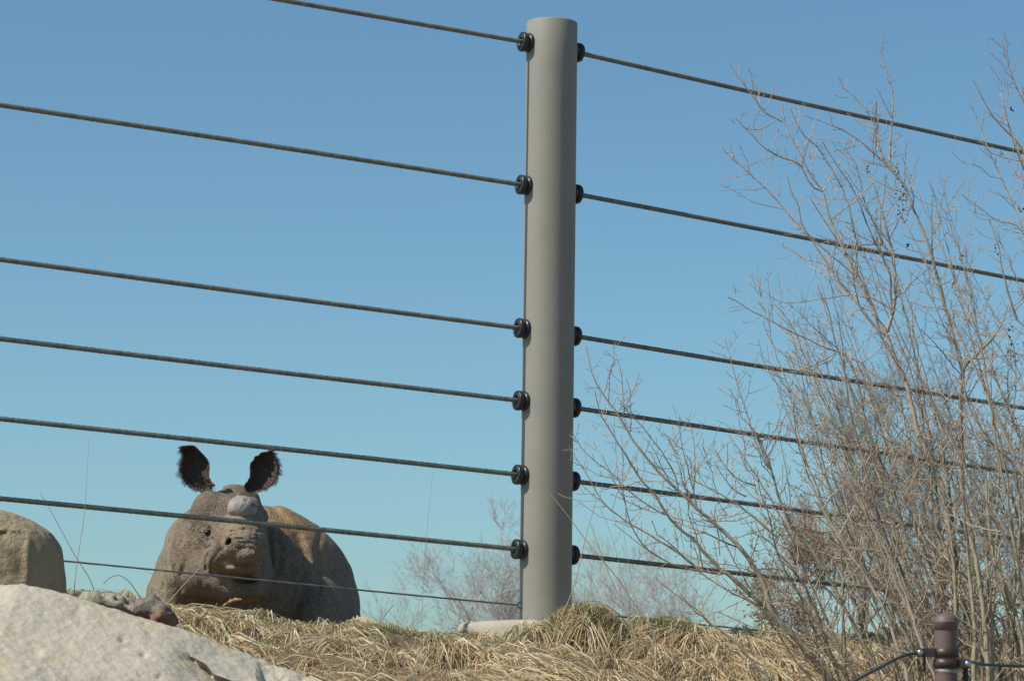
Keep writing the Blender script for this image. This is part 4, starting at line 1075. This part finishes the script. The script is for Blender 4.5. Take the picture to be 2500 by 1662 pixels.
# ------------------------------------------------------------------ bare trees far behind
def bare_tree(name, label, px, py_top, d, width, mats, seed, trunk_h=0.28, levels=(8, 7, 7, 6, 4), spread=0.8, twig_r=0.006, group='bare trees beyond the fence', leaves=0, lean=0.0):
    rg = np.random.default_rng(seed)
    base = P(px, 1560, d); base.z = float(terrain(base.x, base.y)) - 0.1
    H = P(px, py_top, d).z - base.z
    o = empty(name, base, label, 'tree' if leaves == 0 else 'shrub', group)
    K = 6
    s = np.linspace(0, 1, K)
    tp = np.zeros((1, K, 3)); tp[0, :, 2] = s * H * 0.62; tp[0, :, 0] = lean * H * s * s + rg.normal(0, 0.012 * H, K) * s; tp[0, :, 1] = rg.normal(0, 0.012 * H, K) * s
    r_tr = H * 0.022
    rad = (r_tr * (1 - 0.6 * s))[None]
    TR = MB().add(*tubes(tp + np.array(base), rad, 8))
    CR = MB()
    pp, pr = tp, rad
    Ls = H * 0.42
    ends = None
    for lv, m in enumerate(levels):
        N = len(pp); idx = np.repeat(np.arange(N), m); q = len(idx)
        f = rg.uniform(trunk_h if lv == 0 else 0.25, 1.0, q); f[::m] = 1.0
        kk = np.clip((f * (K - 1)).astype(int), 0, K - 2); ff = (f * (K - 1) - kk)[:, None]
        b_ = pp[idx, kk] * (1 - ff) + pp[idx, kk + 1] * ff
        rb_ = pr[idx, kk] * (1 - ff[:, 0]) + pr[idx, kk + 1] * ff[:, 0]
        t = unit(pp[idx, kk + 1] - pp[idx, kk])
        side = unit(np.cross(t, rg.normal(0, 1, (q, 3))))
        dirv = unit(t * rg.uniform(0.5, 1.0, q)[:, None] + side * rg.uniform(0.4, 1.0, q)[:, None] * spread + np.array([0, 0, 0.18]))
        L = Ls * rg.uniform(0.55, 1.1, q) * (1.15 - 0.4 * f)
        bend = unit(rg.normal(0, 1, (q, 3))) * 0.30 + np.array([0, 0, 0.18])
        npts = b_[:, None] + (L[:, None] * s)[..., None] * dirv[:, None] + (L[:, None] * s * s)[..., None] * bend[:, None] * 0.6
        npts[:, 1:] += rg.normal(0, 1, (q, K - 1, 3)) * (L * 0.035)[:, None, None]
        r0 = np.maximum(np.minimum(rb_ * 0.7, L * 0.018), twig_r)
        nrad = np.maximum(r0[:, None] * (1 - 0.65 * s)[None], twig_r * 0.6)
        (TR if lv == 0 else CR).add(*tubes(npts + np.array(base), nrad, 6 if lv == 0 else (4 if lv < 3 else 3)))
        pp, pr = npts, nrad
        Ls *= 0.56
    # fit the crown's width
    k_w = 1.0
    TR.build('trunk', mats[0], o, True, base)
    CR.build('crown', mats[1], o, True, base)
    if leaves:
        pts = pp.reshape(-1, 3); sel = rg.integers(0, len(pts), leaves); c_ = pts[sel] + rg.normal(0, 0.02, (leaves, 3))
        a = unit(rg.normal(0, 1, (leaves, 3))); b2 = unit(np.cross(a, rg.normal(0, 1, (leaves, 3)))); sz = rg.uniform(0.007, 0.016, leaves)[:, None]
        v = np.stack([c_ - a * sz, c_ + b2 * sz * 0.5, c_ + a * sz, c_ - b2 * sz * 0.5 + np.cross(a, b2) * sz * 0.3], 1) + np.array(base)
        lf = MB().add(v.reshape(-1, 3), np.arange(leaves * 4).reshape(-1, 4)).build('withered_leaves', M['dry_leaf'], o, False, base)
        lf['kind'] = 'stuff'
    return o
FB, DB = (M['far_bark'], M['far_bark']), (M['dark_bark'], M['dark_bark'])
bare_tree('bare_tree', 'broad pale grey leafless tree seen just left of the fence post base', 1180, 1325, 75, 3, FB, 1, 0.12, levels=(9, 6, 6, 5, 3), spread=0.95, twig_r=0.0055)
bare_tree('bare_tree', 'pale leafless tree half hidden behind the foot of the fence post', 1255, 1315, 82, 3, FB, 2, 0.12, levels=(8, 6, 5, 4, 3), spread=1.1, twig_r=0.0055)
bare_tree('bare_tree', 'sparse pale tree standing in the gap between post and arching shrub', 1480, 1380, 85, 3, FB, 5, levels=(6, 5, 5, 4, 3), twig_r=0.0055)
bare_tree('bare_tree', 'low pale leafless tree behind the left tips of the arching shrub', 1640, 1415, 70, 3, FB, 8, levels=(8, 5, 5, 4, 3), twig_r=0.005)
bare_tree('bare_tree', 'far leafless sapling peeping over the grass at the rhino rump', 905, 1475, 90, 3, FB, 9, levels=(6, 5, 5, 4), twig_r=0.006)
bare_tree('bare_tree', 'dark dense leafless tree rising behind the middle of the shrubs', 2095, 975, 38, 3, DB, 12, 0.2, levels=(9, 6, 5, 5, 3), spread=0.85, twig_r=0.0036)
bare_tree('bare_tree', 'dark leafless tree hidden behind the tallest shrub', 2300, 1060, 42, 3, DB, 14, 0.2, levels=(6, 5, 5, 4, 2), twig_r=0.0045)
bare_tree('bare_tree', 'dark leafless tree behind the shrub with berries', 2470, 1110, 46, 3, DB, 17, 0.2, levels=(6, 5, 5, 4, 3), twig_r=0.0048)
bare_tree('withered_shrub', 'shrub with clinging withered brown leaves behind the arching shrub', 1960, 1300, 20, 1, (M['twig_dark'], M['twig_dark']), 21, 0.1, levels=(9, 7, 6, 3), spread=0.6, twig_r=0.0018, leaves=4500, group=None)

# ------------------------------------------------------------------ brown barrier post at the right
BD = 7.64
k1 = BD / F
bt = P(2309, 1494, BD); bb = Vector((bt.x, bt.y, float(terrain(bt.x, bt.y))))
bol = empty('barrier_post', bb, 'brown painted metal barrier post with domed cap, clamps and black cables', 'post')
zc_ = lambda py: P(2309, py, BD).z
ax0 = np.array([bt.x, bt.y, 0.0])
R1 = 0.0285
def lath(name, prof, m_, sides=40):
    return MB().add(*lathe(prof, ax0, (0, 0, 1), sides)).build(name, m_, bol, True, bb)
lath('pipe', [(R1, bb.z - 0.3), (R1, zc_(1600)), (R1, zc_(1545)), (R1, zc_(1515))], M['brown_paint'])
cap_p = [(0.0278, zc_(1537)), (0.0302, zc_(1536.5)), (0.0302, zc_(1518)), (0.0308, zc_(1517))]
for a_ in np.linspace(0, math.pi / 2, 12): cap_p.append((max(0.0308 * math.cos(a_), 0.0004), zc_(1517) + 0.0232 * math.sin(a_)))
lath('cap', cap_p, M['brown_paint'])
def clamp(zt_, zb_, side, reach):
    lath('clamp', [(R1, zb_), (R1 + 0.0035, zb_ + 0.0006), (R1 + 0.0035, zt_ - 0.0006), (R1, zt_)], M['brown_dark'])
    zc2 = (zt_ + zb_) / 2
    for off in (-0.0055, 0.0055):
        v, q, t = box((ax0[0] + side * (R1 + reach / 2), ax0[1] - 0.012 + off, zc2), (reach, 0.0045, zt_ - zb_ - 0.001), bev=0.001)
        MB().add(v, q, t).build('clamp_ear', M['brown_dark'], bol, False, bb)
    bx_ = ax0[0] + side * (R1 + reach - 0.007)
    hexp = [(0.0004, -0.0285), (0.006, -0.028), (0.0085, -0.025), (0.0085, -0.020), (0.0045, -0.0195), (0.0045, 0.006), (0.0004, 0.006)]
    MB().add(*lathe([(r_ * 0.95, z_) for r_, z_ in hexp], (bx_, ax0[1] + 0.002, zc2), (0, 1, 0), 16)).build('bolt', M['bolt'], bol, True, bb)
    return np.array([bx_, ax0[1] - 0.012, zc2])
cL = clamp(zc_(1582), zc_(1604), -1, 0.046)
cR = clamp(zc_(1608), zc_(1630), 1, 0.030)
lath('worn_tape', [(R1, zc_(1642)), (R1 + 0.0012, zc_(1641)), (R1 + 0.0012, zc_(1634)), (R1, zc_(1633))], M['tape'])
v, q, t = box((ax0[0] + R1 + 0.020, ax0[1] - 0.002, zc_(1640) - 0.045), (0.013, 0.005, 0.13), bev=0.0015)
MB().add(v, q, t).build('strap', M['black'], bol, False, bb)
v, q, t = box((cL[0] + 0.012, cL[1] + 0.004, zc_(1622)), (0.007, 0.004, 0.038), bev=0.001)
MB().add(v, q, t).build('strap', M['black'], bol, False, bb)
def free_cable(ptspx, depth0, depth1, r, lab, start):
    n = len(ptspx)
    w = [np.array(start)] + [np.array(P(x, y, depth0 + (depth1 - depth0) * (i + 1) / n)) for i, (x, y) in enumerate(ptspx)]
    p = spline(np.array(w), 60)
    o = MB().add(*tubes(p, np.full(60, r), 10)).build('barrier_cable', M['dark_cable'], None, True, w[0])
    tag(o, lab, 'cable', None)
free_cable([(2205, 1600), (2150, 1627), (2080, 1664), (1980, 1720), (1850, 1790), (1650, 1870)], BD, BD - 0.3, 0.0042, 'dark cable sagging from the brown barrier post towards the grass', cL)
free_cable([(2372, 1615), (2402, 1621), (2500, 1625), (2700, 1628), (3000, 1620)], BD, BD + 0.4, 0.0040, 'black cable leading away from the clamp on the brown barrier post', cR)

# ------------------------------------------------------------------ single stalks and a dead leaf
def stalk(ptspx, d, r, lab, m_=None, head=0, cat='stalk', twist=0.0):
    w = np.array([np.array(P(x, y, d + twist * i)) for i, (x, y) in enumerate(ptspx)])
    g_ = terrain(w[-1][0], w[-1][1])
    w = np.concatenate([w, [[w[-1][0], w[-1][1], min(g_ - 0.02, w[-1][2] - 0.005)]]])
    p = spline(w, 40)
    f = np.linspace(0, 1, 40)
    b_ = MB().add(*tubes(p, r * (0.45 + 0.55 * f), 6))
    o = b_.build('grass_stalk', m_ or M['stalk'], None, True, w[-1])
    return tag(o, lab, cat, 'single tall dry stalks in the grass')
stalk([(1057, 1150), (1042, 1300), (1032, 1450), (1030, 1535)], 11.1, 0.0013, 'thin upright straw stalk against the sky between rhino and post')
stalk([(217, 1068), (206, 1250), (190, 1360), (182, 1430)], 10.4, 0.0016, 'pale upright straw stalk beside the brown boulder')
stalk([(98, 1203), (130, 1258), (180, 1350), (228, 1435)], 10.45, 0.0015, 'dark thin stalk leaning against the upright straw beside the boulder', M['stalk_dark'])
stalk([(1457, 1213), (1447, 1250), (1430, 1309), (1400, 1434), (1356, 1541), (1323, 1645)], 10.75, 0.0028, 'long leaning straw stalk crossing in front of the tussock by the post')
stalk([(1443, 1277), (1452, 1310), (1466, 1345), (1480, 1385), (1500, 1430), (1530, 1500), (1550, 1560)], 10.9, 0.0024, 'bent pale straw crossing the lowest cable right of the post')
stalk([(1472, 1250), (1498, 1324), (1522, 1416), (1549, 1502), (1573, 1591)], 10.8, 0.0018, 'fine straw stalk rising from the grass right of the tussock')
stalk([(1516, 1253), (1534, 1369), (1558, 1487), (1580, 1560)], 10.9, 0.0013, 'finest straw stalk nearest the arching shrub tips')
stalk([(1314, 1171), (1380, 1250), (1440, 1330), (1507, 1410), (1534, 1452), (1564, 1496), (1600, 1560)], 10.9, 0.0030, 'brown arching stem whose tip crosses the fence post', M['bark'])
stalk([(506, 1369), (470, 1405), (430, 1448), (396, 1492)], 10.7, 0.0026, 'straw stalk slanting up in front of the rhino cheek')
stalk([(352, 1392), (372, 1400), (394, 1392), (406, 1410), (405, 1450), (398, 1490)], 10.75, 0.0014, 'curled pale straw hooked over the thin wire beside the rhino')
stalk([(252, 1425), (268, 1410), (290, 1404), (312, 1416), (332, 1442), (345, 1470)], 10.6, 0.0022, 'dark arched grass blade between the boulder and the rhino', M['stalk_dark'])
stalk([(962, 1474), (945, 1495), (928, 1520), (915, 1545)], 11.1, 0.0020, 'short dark seed stalk at the rhino rump', M['stalk_dark'])
lc = P(555, 1487, 10.98)
lp = []
for i in range(13):
    f = i / 12; wid = 0.022 * math.sin(math.pi * min(1, 0.12 + f * 0.88)) ** 0.7 * (1 + 0.25 * math.sin(i * 2.4))
    c = np.array(P(527 + 64 * f, 1497 - 36 * f - 8 * math.sin(f * 3), 10.98)); 
    for j in range(5):
        u = (j - 2) / 2
        lp.append(c + np.array([0.15 * u * wid, (0.9 * u) * wid, 0.55 * abs(u) * wid - 0.006 + 0.3 * u * wid]))
iq = [[i * 5 + j, i * 5 + j + 1, (i + 1) * 5 + j + 1, (i + 1) * 5 + j] for i in range(12) for j in range(4)]
lo = MB().add(lp, iq)
dl = lo.build('dead_leaf', M['dry_leaf'], None, True, lc)
sm = dl.modifiers.new('thickness', 'SOLIDIFY'); sm.thickness = 0.0012
tag(dl, 'curled orange-brown dead leaf lying in the grass below the rhino chin', 'leaf')
